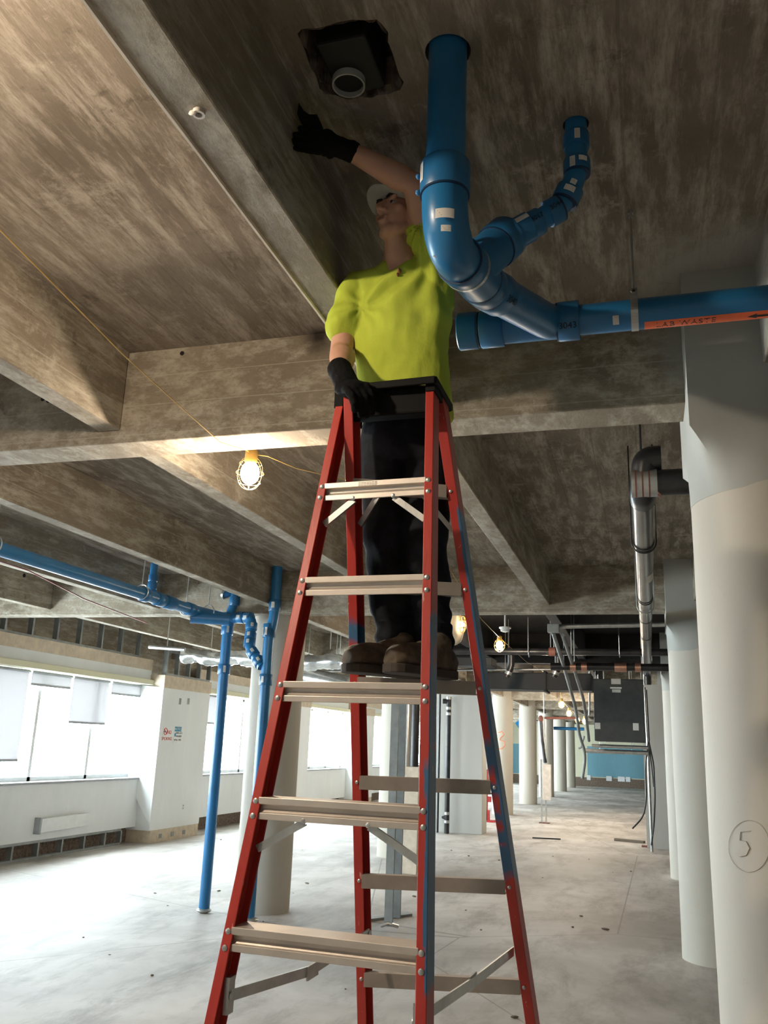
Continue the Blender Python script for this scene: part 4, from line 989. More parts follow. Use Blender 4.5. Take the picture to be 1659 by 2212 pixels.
# boots
def boot(heel, toe, ank, name_label):
    heel, toe = Vector(heel), Vector(toe); d = (toe-heel); Ln = d.length; d.normalize(); s_ = V(0, 0, 1).cross(d)
    z0 = 2.126
    def Q(u, v, w_): return V(heel.x, heel.y, z0)+d*u*Ln+s_*v+V(0, 0, w_)
    bm = bmesh.new(); secs = [(0.0, .030, .035, .05), (.10, .036, .045, .07), (.28, .038, .052, .082), (.45, .041, .045, .066), (.62, .046, .044, .056), (.78, .049, .041, .054), (.92, .043, .036, .05), (1.0, .027, .026, .04)]
    R_ = []
    for u, rx, rz, _h in secs:
        row = []
        for k in range(16):
            a = 2*PI*k/16; zz = rz*math.sin(a); zz = max(zz, -rz*.8); row.append(bm.verts.new(Q(u, rx*math.cos(a), .020+rz*.8+zz)))
        R_.append(row)
    for i in range(len(R_)-1):
        for k in range(16): bm.faces.new([R_[i][k], R_[i][(k+1) % 16], R_[i+1][(k+1) % 16], R_[i+1][k]])
    bm.faces.new(R_[0][::-1]); bm.faces.new(R_[-1]); bmesh.ops.recalc_face_normals(bm, faces=bm.faces[:])
    limb(bm, [Q(.22, 0, .06), Q(.24, 0, .10), Vector(ank)+V(0, 0, .03)], [.043, .044, .046], 14)
    limb(bm, [Q(.30, 0, .085), Q(.46, 0, .078), Q(.66, 0, .058)], [.038, .034, .028], 12)
    o = part('boot', remeshed(bm, .005, 3, lambda p, n_: .004*noise.noise(p*40)), M['boot'], W, smooth=True)
    bm = bmesh.new(); pts2 = []
    for u, w_ in ((-.02, .018), (.0, .029), (.12, .036), (.3, .036), (.45, .037), (.62, .045), (.8, .049), (.93, .042), (1.0, .029), (1.03, .012)): pts2.append((u, w_))
    lo = [Q(u, w_, 0) for u, w_ in pts2]+[Q(u, -w_, 0) for u, w_ in reversed(pts2)]
    b0 = [bm.verts.new(p) for p in lo]; b1_ = [bm.verts.new(p+V(0, 0, .027)) for p in lo]; n_ = len(lo)
    for i in range(n_): bm.faces.new([b0[i], b0[(i+1) % n_], b1_[(i+1) % n_], b1_[i]])
    bm.faces.new(b0[::-1]); bm.faces.new(b1_); bmesh.ops.recalc_face_normals(bm, faces=bm.faces[:]); part('sole', bm, M['sole'], o, bevel=.004)
    bm = bmesh.new()
    for k in range(4): u = .36+.075*k; limb(bm, [Q(u, -.022, .098-.012*k), Q(u+.02, 0, .104-.013*k), Q(u, .022, .098-.012*k)], [.003]*3, 6)
    part('laces', bm, M['ink'], o, smooth=True)
boot((-.690, 2.675, 0), (-.850, 2.455, 0), AL, '')
boot((-.585, 2.700, 0), (-.712, 2.440, 0), AR, '')
# gloves: palm, four fingers with bends and a thumb each
def glove(wr, palm_c, fdir, nrm, fingers, thumb, label, gs=1.0):
    bm = bmesh.new(); wr, pc = Vector(wr), Vector(palm_c); f = Vector(fdir).normalized(); n_ = Vector(nrm); n_ = (n_-f*n_.dot(f)).normalized(); s_ = f.cross(n_)
    back = (wr-pc).normalized()
    limb(bm, [wr+back*.004, wr-back*.01, pc-f*.01], [(.036, .036), (.034, .033), (.038, .030)], 14)
    ell(bm, pc, (.043, .050, .022), Matrix((s_, f, n_)).transposed(), 18)
    for i, ch in enumerate(fingers):
        base = pc+f*.038+s_*(-.030+.020*i); pts = [pc+s_*(-.024+.016*i), base]; cur = base
        for (a, ln) in ch:
            dv = (f*math.cos(a)-n_*math.sin(a)); cur = cur+dv*ln; pts.append(cur)
        r_ = [.012, .0115]+[.0108, .0100, .0090][:len(ch)]
        limb(bm, pts, r_, 10)
    tp = [pc-f*.02+s_*thumb[0]*.030]; cur = tp[0]
    for dv, ln in thumb[1]: cur = cur+Vector(dv).normalized()*ln; tp.append(cur)
    limb(bm, tp, [.016, .0135, .0115, .0095][:len(tp)], 10)
    if gs != 1.0: bm.transform(Matrix.Translation(pc) @ Matrix.Scale(gs, 4) @ Matrix.Translation(-pc))
    o = part('glove', remeshed(bm, .0042, 2, lambda p, q_: .0015*noise.noise(p*70)), M['glove'], W, smooth=True)
    bm = bmesh.new(); tube(bm, [wr+back*.006, wr+back*.018], [.0345, .0345], 16); part('glove_cuff', bm, M['glove'], o, smooth=True)
g1 = at(757, 838, y=2.352)
glove(WR1, g1, V(.60, -.55, -.28), V(-.15, -.35, .9), [[(.9, .034), (1.6, .026), (2.1, .02)], [(.85, .038), (1.55, .028), (2.1, .022)], [(.8, .036), (1.5, .027), (2.0, .02)], [(.6, .03), (1.2, .022), (1.8, .016)]],
      (-1, ((.8, .1, .0), .034) and [((.9, .05, -.1), .03), ((1, .1, -.25), .028), ((.8, .1, -.5), .02)]), '', 1.16)
g2 = at(706, 309, y=2.20)
fv = (at(660, 308, y=2.13)-WR2).normalized()
glove(WR2, g2, fv, V(-.1, -.85, -.5), [[(.25, .032), (.7, .024), (1.0, .019)], [(.3, .036), (.8, .027), (1.1, .021)], [(.4, .034), (.9, .026), (1.2, .02)], [(.5, .028), (1.0, .021), (1.3, .016)]],
      (-1 if True else 1, [((-.45, -.2, .5), .032), ((-.75, -.2, .45), .026), ((-.9, -.1, .2), .02)]), '')
# scraper in the raised hand
kt = empty('putty_knife', 'dark scraper blade held up against the joist by the gloved hand', 'scraper', g2)
ka, kb_ = at(676, 287, y=2.165), at(664, 262, y=2.14)
bm = bmesh.new(); d = (kb_-ka).normalized(); limb(bm, [g2+V(-.01, -.0, .004), ka], [.011, .013], 10); part('handle', bm, M['steel'], kt, smooth=True)
pts2 = [at(px, py, y=yy) for px, py, yy in ((679, 286, 2.165), (697, 276, 2.165), (693, 266, 2.16), (684, 247, 2.15), (668, 247, 2.14), (655, 238, 2.13), (645, 222, 2.12), (642, 246, 2.125), (650, 266, 2.14), (661, 278, 2.15))]
bm = bmesh.new(); b0 = [bm.verts.new(p) for p in pts2]; b1_ = [bm.verts.new(p+V(.001, .003, 0)) for p in pts2]; n_ = len(pts2)
for i in range(n_): bm.faces.new([b0[i], b0[(i+1) % n_], b1_[(i+1) % n_], b1_[i]])
bm.faces.new(b0[::-1]); bm.faces.new(b1_); bmesh.ops.recalc_face_normals(bm, faces=bm.faces[:]); part('blade', bm, M['black'], kt)

# ------------------------------------------------------------------ string lights
def lamp_at(p, label, watts, r=.052, group=None, drop=False):
    p = Vector(p); t = empty('string_light', label, 'light bulb', p, group)
    bm = bmesh.new(); ell(bm, p, (r, r, r*1.25), seg=20); b = part('bulb', bm, M['bulb'], t, smooth=True)
    bm = bmesh.new(); tube(bm, [p+V(0, 0, r*1.0), p+V(0, 0, r*1.3), p+V(0, 0, r*1.3+.06), p+V(0, 0, r*1.3+.075)], [r*.55, r*.7, r*.66, .008], 14); part('socket', bm, M['yellowcable'], t, smooth=True)
    bm = bmesh.new(); R_ = r*1.45
    for k in range(6):
        a = PI*k/6*2
        tube(bm, [p+V(math.cos(a)*R_*math.sin(u), math.sin(a)*R_*math.sin(u), R_*1.25*math.cos(u)) for u in [PI*(.12+.86*i/10) for i in range(11)]], .0009, 5)
    for zz, k in ((0, 1), (R_*.7, .8), (-R_*.7, .8)): tube(bm, [p+V(math.cos(a)*R_*k, math.sin(a)*R_*k, zz) for a in [2*PI*i/20 for i in range(20)]], .0009, 5, closed=True)
    part('wire_guard', bm, M['yellowcable'], t)
    if drop: bm = bmesh.new(); cyl(bm, p+V(0, 0, r*1.3+.07), (p.x, p.y, ZS), .004, 6); part('drop_cord', bm, M['yellowcable'], t)
    ld = bpy.data.lights.new('lamp', 'POINT'); ld.energy = watts; ld.color = BULB_COL; ld.shadow_soft_size = r*1.1
    lo = bpy.data.objects.new('lamp', ld); COL.objects.link(lo); lo.location = V(0, 0, -r*1.5); lo.parent = t
    return t
XL = -2.0
B0 = V(XL, .9, 3.52); B1 = at(540, 1022, y=4.10)
B2, B3 = at(1079, 1394, x=XL), at(1180, 1466, x=XL)
B4, B5, B6 = at(1213, 1521, x=XL), at(1229, 1540, x=XL), at(1247, 1554, x=XL); B7 = at(1263, 1557, x=-1.7); B8 = at(1310, 1583, y=30)
lamp_at(B0, 'string light bulb nearest the camera, beyond the left edge', BULB_W*1.7)
lamp_at(B1, 'glaring bare bulb hanging just beyond the near girder, left of the ladder', BULB_W)
lamp_at(B2, 'bright bulb beside the right rear ladder rail, below the dark ceiling', BULB_W*1.1)
lamp_at(B3, 'bright bulb in front of the black duct', BULB_W*1.1)
lamp_at(B4, 'upper one of the cluster of far bulbs, on a short bent drop', BULB_W*1.2)
lamp_at(B5, 'middle one of the cluster of far bulbs', BULB_W)
lamp_at(B6, 'lower one of the cluster of far bulbs by the diagonal conduit', BULB_W)
lamp_at(B7, 'small far bulb just right of the diagonal conduits', BULB_W*.7, drop=True)
lamp_at(B8, 'lone far bulb under the grey hanging unit', BULB_W, drop=True)
so = V(0, 0, .11)
path = [V(XL, YB+.3, 3.7), V(XL, -.6, 3.62), B0+so, at(0, 497, x=XL), at(130, 628, x=XL), at(265, 765, x=XL), at(400, 888, x=XL), at(475, 955, x=XL), B1+so+V(0, -.06, .0), B1+so, B1+so+V(.06, .08, .01), at(640, 1012, y=4.8), at(745, 1036, y=5.4), V(-1.75, 7.4, 3.62), at(1040, 1338, y=9.66), B2+so, V(XL, 15.4, 3.41), B3+so, at(1210, 1492, x=XL), B4+so, B5+so, B6+so, V(XL, 36, 3.3)]
bm = bmesh.new(); tube(bm, path, .0026, 6); tag(mk('light_cord', bm, M['yellowcable'], smooth=True), 'long thin yellow cord carrying the string of bulbs down the room', 'cord')
# wire tie under the girder
bm = bmesh.new(); q = at(480, 950, y=3.9); tube(bm, [q, q+V(.02, .02, .05), q+V(.07, .03, .03), q+V(.12, .05, -.02)], .002, 5); tag(mk('tie_wire', bm, M['cable']), 'thin loose tie wire at the girder above the nearest bulb', 'wire')
# caged lamp in a crumpled wrap, between the ladder rails
q = at(985, 1355, y=11.0)
t = empty('wrapped_lamp', 'lamp in a yellow wire guard under a crumpled cream wrap, behind the worker', 'lamp', q)
bm = bmesh.new(); ell(bm, q+V(-.04, 0, .0), (.15, .10, .24), seg=28)
part('wrap', remeshed(bm, .02, 1, lambda p, n_: .022*noise.noise(p*9)), M['insul'], t, smooth=True)
qc = q+V(.11, -.12, .02); ld = bpy.data.lights.new('lamp', 'POINT'); ld.energy = 14; ld.color = BULB_COL; ld.shadow_soft_size = .03; lo = bpy.data.objects.new('lamp', ld); COL.objects.link(lo); lo.location = qc-q; lo.parent = t
bm = bmesh.new(); ell(bm, qc, (.025, .025, .03)); part('bulb', bm, M['bulb'], t, smooth=True)
bm = bmesh.new()
for k in range(6):
    a = PI*k/3; tube(bm, [qc+V(math.cos(a)*.05*math.sin(u), math.sin(a)*.05*math.sin(u), .11*math.cos(u)) for u in [PI*i/8 for i in range(9)]], .004, 5)
for zz in (-.05, 0, .05): tube(bm, [qc+V(math.cos(a)*.05, math.sin(a)*.05, zz) for a in [2*PI*i/14 for i in range(14)]], .004, 5, closed=True)
part('wire_guard', bm, M['yellowcable'], t)
bm = bmesh.new(); cyl(bm, q+V(0, 0, .2), (q.x, q.y, ZS), .004, 6); part('cord', bm, M['cable'], t)
q = at(1091, 1360, y=10.8); t = empty('smoke_detector', 'round white smoke detector under the black ceiling', 'smoke detector', q)
bm = bmesh.new(); tube(bm, [q+V(0, 0, -.03), q+V(0, 0, -.02), q+V(0, 0, .02)], [.03, .055, .06], 20); part('housing', bm, M['trimwhite'], t, smooth=True)
bm = bmesh.new(); cyl(bm, q+V(0, 0, .015), q+V(0, 0, .03), .075, 20); cyl(bm, q+V(0, 0, .03), (q.x, q.y, ZS), .012, 8); part('mounting_base', bm, M['trimwhite'], t)

# ------------------------------------------------------------------ black drain run at the right
zp = 3.27; p0 = at(1388, 1062, z=zp); xe = p0.x; ye = at(1409, 1452, z=zp).y; ye = max(10.5, min(ye, 16))
T = empty('black_drain_pipe', 'glossy dark metal drain pipe running away along the right columns from a copper-banded elbow', 'pipe', p0)
rp = .068
bm = bmesh.new(); tube(bm, [(xe, p0.y+.10, zp), (xe, ye, zp)], rp*.93, 28); P(T, 'long_pipe', bm, M['darkpipe'])
for yy in (p0.y+.12, p0.y+1.15, p0.y+1.2, 7.9, 8.0, 9.2, 10.6): 
    if yy < ye: bm = bmesh.new(); cyl(bm, (xe, yy-.012, zp), (xe, yy+.012, zp), rp*1.0, 28); P(T, 'coupling_band', bm, M['blackpipe'])
bm = bmesh.new(); tube(bm, fillet([(xe, p0.y+.16, zp), (xe, p0.y, zp), (xe+.02, p0.y-.03, zp+.17), (xe+.10, p0.y-.03, zp+.17)], .10, 8), rp, 28); P(T, 'elbow', bm, M['blackpipe'])
hz = at(1440, 1042, y=p0.y-.03).z
bm = bmesh.new(); cyl(bm, (xe-.05, p0.y-.03, hz), (xe+1.5, p0.y-.03, hz), rp*1.02, 28); P(T, 'cross_pipe', bm, M['blackpipe'])
bm = bmesh.new(); cyl(bm, (xe-.055, p0.y-.03, hz), (xe+.075, p0.y-.03, hz), rp*1.08, 28); P(T, 'coupling', bm, M['steel'])
for k in range(3):
    bm = bmesh.new(); xx = xe-.032+.034*k; cyl(bm, (xx-.004, p0.y-.03, hz), (xx+.004, p0.y-.03, hz), rp*1.10, 28); ell(bm, (xx, p0.y-.03, hz+rp*1.15), (.008, .008, .014)); P(T, 'coupling_clamp', bm, M['rust'])
dd = Vector((.8, -.1, .5)).normalized()
for k in range(3):
    c = V(xe+.055+.022*k, p0.y-.015, zp+.02+.012*k); bm = bmesh.new(); cyl(bm, c-dd*.006, c+dd*.006, rp*1.03, 28); P(T, 'copper_clamp', bm, M['copper'])
bm = bmesh.new(); tube(bm, fillet([(xe, ye-.02, zp), (xe, ye+.12, zp), (xe, ye+.14, zp-.2)], .1, 8), rp, 24); P(T, 'end_elbow', bm, M['darkpipe'])
sticker(T, (xe, p0.y+2.2, zp), (0, 1, 0), rp*.94, .30, .07, Vector((.6, 0, -.75)), lines=False)
q = V(xe, p0.y-.03, hz+rp*1.1); h = empty('pipe_hanger', 'thin threaded rod from the ceiling to the banded elbow of the dark drain', 'pipe hanger', q)
bm = bmesh.new(); cyl(bm, q, (q.x, q.y, ZS-.001), .006, 8); part('threaded_rod', bm, M['cable'], h)
bm = bmesh.new(); B(bm, q.x-.02, q.x+.02, q.y-.02, q.y+.02, q.z-.004, q.z+.02); part('rod_clip', bm, M['cable'], h)
for yy, lb in ((p0.y+1.17, 'near U-strap around the dark drain pipe'), (8.4, 'middle U-strap around the dark drain pipe'), (ye-1.2, 'far strut hanger under the dark drain pipe')):
    h = empty('pipe_hanger', lb, 'pipe hanger', (xe, yy, zp)); bm = bmesh.new()
    tube(bm, [(xe-rp*1.15, yy, ZS-.002), (xe-rp*1.15, yy, zp)]+[(xe+rp*1.15*math.cos(a), yy, zp+rp*1.15*math.sin(a)) for a in [PI+PI*i/12 for i in range(13)]]+[(xe+rp*1.15, yy, ZS-.002)], .005, 6); part('rod', bm, M['steel'] if yy > 6 else M['cable'], h)

# ------------------------------------------------------------------ dark services beyond the second girder
def pipe_thing(name, pts, r, mat, label, cat='pipe', fil=0, seg=14, bands=()):
    t = tag(bpy.data.objects.new(name, None), label, cat); COL.objects.link(t); t.location = Vector(pts[0])
    bm = bmesh.new(); tube(bm, fillet(pts, fil, 6) if fil else pts, r, seg); part('pipe_run', bm, M[mat], t, smooth=True)
    for c, d, rr, l, m_ in bands:
        bm = bmesh.new(); d = Vector(d).normalized(); cyl(bm, Vector(c)-d*l/2, Vector(c)+d*l/2, rr, seg+6); part('coupling', bm, M[m_], t, smooth=True)
    return t
def zy(px, py, y): return at(px, py, y=y)
a, b_ = zy(1010, 1408, 13.75), zy(1440, 1408, 13.75); zz = (a.z+b_.z)/2
pipe_thing('black_pipe', [(a.x-1.2, 13.75, zz), (1.4, 13.75, zz)], .055, 'blackpipe', 'upper black pipe crossing below the black ceiling', bands=[((zy(1193, 1408, 13.75).x, 13.75, zz), (1, 0, 0), .068, .10, 'rust'), ((zy(1040, 1408, 13.75).x, 13.75, zz), (1, 0, 0), .066, .05, 'steel')])
a = zy(1230, 1440, 12.0); zz2 = a.z
pipe_thing('black_pipe', [(zy(1190, 1440, 12.0).x, 12.0, zz2), (1.4, 12.0, zz2)], .05, 'blackpipe', 'lower black pipe with copper bands above the grey unit', bands=[((zy(px, 1440, 12.0).x, 12.0, zz2), (1, 0, 0), .062, .075, 'copper') for px in (1238, 1262, 1334, 1347, 1378)])
a = zy(1200, 1356, 10.7)
pipe_thing('conduit', [a, zy(1215, 1353, 10.8), (1.4, 10.8, zy(1440, 1345, 10.8).z)], .030, 'steel', 'grey conduit running right from the ceiling junction box', fil=.1)
q = zy(1196, 1358, 10.75); tag(mk('junction_box', box(q.x-.07, q.x+.07, 10.68, 10.8, q.z-.05, q.z+.05), M['stud'], bevel=.006, loc=q), 'small grey junction box under the second girder feeding the conduits', 'junction box')
cps = [zy(1200, 1366, 10.75), zy(1226, 1450, 12.2), zy(1248, 1530, 13.8), zy(1256, 1590, 14.6), zy(1270, 1630, 14.8), zy(1262, 1682, 14.8)]
pipe_thing('conduit', [p+V(-.03, 0, 0) for p in cps], .024, 'stud', 'left of the two conduits drooping diagonally, ending in a bent tail', fil=.3)
cps = [zy(1210, 1372, 10.85), zy(1234, 1440, 12.1), zy(1256, 1510, 13.6), zy(1264, 1565, 14.4), zy(1268, 1600, 14.8)]
pipe_thing('conduit', [p+V(.03, 0, 0) for p in cps], .024, 'stud', 'right of the two conduits drooping diagonally', fil=.3)
pipe_thing('conduit', [zy(1262, 1590, 14.75), zy(1255, 1615, 14.8), zy(1250, 1617, 14.8)], .015, 'stud', 'short forked stub at the bend of the drooping conduit', fil=.02)
# rectangular black ducts
def boxth(name, p, q, mat, label, cat, bevel=.01, sub=None):
    c = (Vector(p)+Vector(q))/2; t = empty(name, label, cat, c)
    part('casing', box(p[0], q[0], p[1], q[1], p[2], q[2]), M[mat], t, bevel=bevel); return t
a, b_ = zy(1060, 1452, 15.0), zy(1278, 1492, 15.0)
d_ = boxth('air_duct', (a.x-.2, 15.0, b_.z), (b_.x, 15.6, a.z), 'ductblack', 'wide flat black duct behind the second bulb', 'duct')
part('flange', box(a.x+.9, a.x+.94, 14.97, 15.63, b_.z-.03, a.z+.03), M['ductblack'], d_)
a, b_ = zy(860, 1418, 14.0), zy(1062, 1438, 14.0)
boxth('air_duct', (a.x, 14.0, b_.z), (b_.x, 14.5, a.z), 'ductblack', 'long black duct seen behind the worker\'s boots', 'duct')
a, b_ = zy(1010, 1452, 14.9), zy(1100, 1456, 14.9)
pipe_thing('conduit', [zy(640, 1450, 14.8), zy(1190, 1446, 14.8)], .018, 'steel', 'thin bright conduit below the black ducts', )
for px, lb in ((1105, 'dark bent pipe stub hanging left of the second bulb'), (1207, 'dark pipe stub hanging beside the conduits')):
    q = zy(px, 1440, 13.9); pipe_thing('pipe_stub', [q+V(0, 0, .25), q, q+V(-.08, 0, -.16)], .05, 'blackpipe', lb, fil=.06, bands=[(q+V(-.05, 0, -.10), (-.4, 0, -1), .056, .05, 'steel')])
for px, y_, lb in ((1141, 13.65, 'left threaded rod below the black ceiling'), (1338, 13.65, 'right threaded rod and clevis on the upper black pipe')):
    q = zy(px, 1408, y_); t = empty('pipe_hanger', lb, 'pipe hanger', q); bm = bmesh.new(); cyl(bm, q, (q.x, q.y, ZS), .008, 6); part('threaded_rod', bm, M['steel'], t)
    bm = bmesh.new(); tube(bm, [q+V(0, .1, 0)+V(.0, math.cos(a)*.07, math.sin(a)*.07) for a in [2*PI*i/16 for i in range(16)]], .008, 6, closed=True); part('hanger_ring', bm, M['steel'], t)
# hanging grey unit
yU = 18.0; a, b_ = zy(1281, 1466, yU), zy(1395, 1604, yU)
U = boxth('air_handling_unit', (a.x, yU, b_.z), (b_.x, yU+1.0, a.z), 'darkgrey', 'big dark grey equipment box hanging from the ceiling at the right', 'equipment unit')
for (x0, y0, x1_, y1_) in ((1320, 1466+0, 1341, 1478), (1318, 1484, 1343, 1488), (1322, 1489, 1341, 1496), (1285, 1561, 1297, 1575), (1367, 1562, 1380, 1578)):
    p, q = zy(x0, y0, yU-.005), zy(x1_, y1_, yU-.005); part('label_plate', box(p.x, q.x, yU-.008, yU-.001, q.z, p.z), M['sticker'], U)
for k in range(2):
    xx = (a.x+.04, b_.x-.04)[k]; bm = bmesh.new(); cyl(bm, (xx, yU+.1, a.z), (xx, yU+.1, ZS), .01, 6); part('hanger_rod', bm, M['steel'], U)
z1 = zy(1340, 1608, yU).z
pipe_thing('strut_rail', [(zy(1275, 1610, yU).x, yU+.5, z1-.04), (zy(1400, 1610, yU).x, yU+.5, z1-.04)], .035, 'steel', 'horizontal steel strut under the grey unit', 'strut')
pipe_thing('strut_rail', [(zy(1262, 1618, yU+.9).x, yU+.9, z1-.14), (zy(1400, 1620, yU+.9).x, yU+.9, z1-.14)], .045, 'steel', 'lower steel rail behind the grey unit', 'strut')
pipe_thing('conduit', [zy(1274, 1450, yU-.3), zy(1273, 1545, yU-.3)], .02, 'steel', 'thin vertical conduit along the left side of the grey unit')
# grey wall stub, pole, cables and floor pieces by the right-hand columns
a, b_ = zy(1398, 1830, 20.4), zy(1440, 1830, 20.4)
st('wall_right', box(a.x, a.x+1.2, 20.4, 21.2, 0, ZG-.003), M['drywall_grey'])
pl = zy(1408, 1826, 19.6)
pipe_thing('steel_pole', [(pl.x, 19.6, .01), (pl.x-.0, 19.6, 2.25), (pl.x-.02, 19.6, 3.3)], .028, 'steel', 'thin steel pole with cables standing at the end of the right-hand row', 'pole')
def cablething(pts, label, r=.016, mat='cable'):
    bm = bmesh.new(); tube(bm, fillet(pts, .15, 5), r, 8); tag(mk('hanging_cable', bm, M[mat], smooth=True), label, 'cable')
yc = 19.5
cablething([zy(1396, 1490, yc), zy(1402, 1600, yc), zy(1400, 1605, yc), zy(1394, 1660, yc), zy(1397, 1725, yc), zy(1390, 1765, yc), zy(1366, 1790, yc)], 'black cable drooping to a loose end left of the pole')
cablething([zy(1401, 1600, yc+.05), zy(1412, 1650, yc+.05), zy(1415, 1720, yc+.05), zy(1413, 1780, yc+.05), zy(1407, 1826, yc+.05)], 'black cable running down right of the pole to the floor')
cablething([zy(1401, 1605, yc+.1), zy(1409, 1665, yc+.1), zy(1412, 1700, yc+.1)], 'short middle black cable looped from the pole', r=.012)
q = at(1403, 1830, z=0); bm = bmesh.new(); B(bm, q.x-.16, q.x+.12, q.y-.12, q.y+.12, .001, .03); tube(bm, [(q.x+.1, q.y, .03), (q.x+.45, q.y-.05, .012)], .008, 6); tag(mk('base_plate', bm, M['rust'], loc=(q.x, q.y, 0)), 'rust-red plate on the floor at the foot of the pole', 'plate')
q, q2 = at(1329, 1816, z=0), at(1392, 1822, z=0); bm = bmesh.new(); bar(bm, (q.x, q.y, .028), (q2.x, q2.y, .028), .14, .05); tag(mk('floor_angle', bm, M['debris'], loc=(q.x, q.y, 0)), 'rough grey strip lying on the floor left of the pole', 'metal strip')
q, q2 = at(1150, 1811, z=0), at(1211, 1814, z=0); bm = bmesh.new(); bar(bm, (q.x, q.y, .014), (q2.x, q2.y, .014), .04, .024); tag(mk('floor_bar', bm, M['ink'], loc=(q.x, q.y, 0)), 'thin dark bar lying on the open floor', 'metal bar')
# strut post with white box
yS = 25.3; q = zy(1176, 1778, yS)
t = empty('strut_post', 'thin steel strut post standing alone on the floor with a white box on it', 'post', (q.x, yS, 0))
for dx, lb in ((-.07, ''), (.05, '')):
    bm = bmesh.new(); bar(bm, (q.x+dx, yS, .02), (q.x+dx, yS, zy(1176, 1552, yS).z if dx > 0 else zy(1176, 1640, yS).z), .045, .045, up=(0, 1, 0)); part('strut', bm, M['steel'], t)
p, r_ = zy(1172, 1651, yS-.1), zy(1191, 1729, yS-.1); part('white_box', box(p.x, r_.x, yS-.16, yS-.03, r_.z, p.z), M['whitebox'], t, bevel=.008)
bm = bmesh.new(); B(bm, q.x-.14, q.x+.14, yS-.1, yS+.1, .001, .02); part('foot_plate', bm, M['rust'], t)
bm = bmesh.new(); tube(bm, [zy(1168, 1556, yS), zy(1171, 1600, yS), zy(1178, 1648, yS)], .05, 10); part('black_hose', bm, M['blackpipe'], t, smooth=True)
bm = bmesh.new(); ell(bm, zy(1168, 1553, yS), (.07, .07, .1)); part('rusty_elbow', bm, M['rust'], t, smooth=True)
p, r_ = zy(1170, 1551, yS), zy(1250, 1551, yS); pipe_thing('iron_pipe', [p+V(.08, 0, 0), r_], .035, 'rust', 'thin dark iron pipe running right from the strut post elbow')
bm = bmesh.new(); cyl(bm, zy(1175, 1548, yS), (zy(1175, 1548, yS).x, yS, ZS), .014, 6); part('threaded_rod', bm, M['steel'], t)
# blue pipe pieces far off
pipe_thing('blue_pipe', [zy(1196, 1573, 40), zy(1262, 1575, 40)], .07, 'blue', 'distant blue pipe crossing above the far columns')
q = zy(1126, 1563, 36.5); pipe_thing('blue_pipe', [q+V(.1, 0, .3), q, q+V(-.15, 0, -.1)], .16, 'blue', 'distant blue fitting between two left-hand columns', fil=.1)
# squared pier with black riser
a, b_ = zy(942, 1800, 20.9), zy(1041, 1800, 20.9)
st('wall_left', box(a.x-.05, b_.x, 20.9, 21.5, 0, ZG-.003), M['drywall_grey'], bevel=.01)
yv = 20.6; xr = zy(965, 1790, yv).x
t = pipe_thing('black_riser', [(xr, yv, 0.01), (xr, yv, zy(966, 1508, yv).z)], .058, 'blackpipe', 'black riser pipe in front of the stained grey pier', 'pipe', bands=[((xr, yv, zy(966, py, yv).z), (0, 0, 1), .066, .06, 'steel') for py in (1508, 1530, 1542, 1757, 1775)])
q = V(xr, yv, zy(966, 1515, yv).z); bm = bmesh.new(); cyl(bm, q, q+V(-.14, -.02, 0), .06, 14); part('tee_stub', bm, M['blackpipe'], t, smooth=True)
q = V(xr, yv, zy(966, 1766, yv).z); bm = bmesh.new(); tube(bm, [q, q+V(-.12, -.02, 0)], [.06, .02], 14); part('lower_stub', bm, M['blackpipe'], t, smooth=True)
xr2 = zy(945, 1790, yv+.1).x
pipe_thing('black_riser', [(xr2, yv+.1, .005), (xr2, yv+.1, 3.3)], .025, 'cable', 'thin black line rising at the left corner of the grey pier')
# red post
yR = 24.6; q = zy(1048, 1775, yR); t = empty('red_stand', 'dark red steel stand on the floor behind the grey pier', 'stand', (q.x, yR, 0))
bm = bmesh.new(); bar(bm, (q.x, yR, .05), (q.x, yR, zy(1048, 1662, yR).z), .12, .12, up=(0, 1, 0)); part('post', bm, M['red'], t)
bm = bmesh.new(); B(bm, q.x-.10, q.x+.28, yR-.15, yR+.15, .001, .05); part('base_plate', bm, M['red'], t)
bm = bmesh.new(); B(bm, q.x+.06, q.x+.16, yR-.05, yR+.05, zy(1048, 1732, yR).z, zy(1048, 1720, yR).z); B(bm, q.x, q.x+.12, yR-.06, yR+.06, .05, .3); part('collar_lug', bm, M['red'], t)
# galvanised stud frame and tan chase seen through the ladder
yF = 9.74; q = at(838, 2008, z=0)
t = empty('free_standing_studs', 'free-standing pair of galvanised studs behind the ladder, on a floor track', 'metal framing', (q.x, q.y, 0))
bm = bmesh.new(); bar(bm, at(775, 1992, z=0)+V(0, 0, .015), at(885, 1978, z=0)+V(0, 0, .015), .09, .026); part('floor_track', bm, M['stud'], t)
for px, top in ((838, 1), (856, 1)):
    yy = q.y if px == 838 else q.y+.5; x_ = at(px, 2000 if px == 838 else 1968, y=yy).x
    bm = bmesh.new(); prism(bm, [(-.045, 0), (.045, 0), (.045, .035), (.040, .035), (.040, .005), (-.040, .005), (-.040, .035), (-.045, .035)], V(x_, yy, .03), V(x_, yy, ZG if yy > 9.76 else ZS-.003), V(1, 0, 0), V(0, 1, 0))
    bmesh.ops.recalc_face_normals(bm, faces=bm.faces[:]); part('stud', bm, M['stud'], t)
bm = bmesh.new(); tube(bm, [q+V(-.08, 0, .03), q+V(0, .0, .06), q+V(.1, .05, .03)], .02, 8); part('bent_tab', bm, M['steel'], t, smooth=True)
yT = 13.9; a, b_ = zy(858, 1655, yT), zy(899, 1890, yT)
t = empty('pipe_chase', 'tan boxed-in pipe chase standing behind the studs, seen through the ladder', 'pipe chase', ((a.x+b_.x)/2, yT+.15, 0))
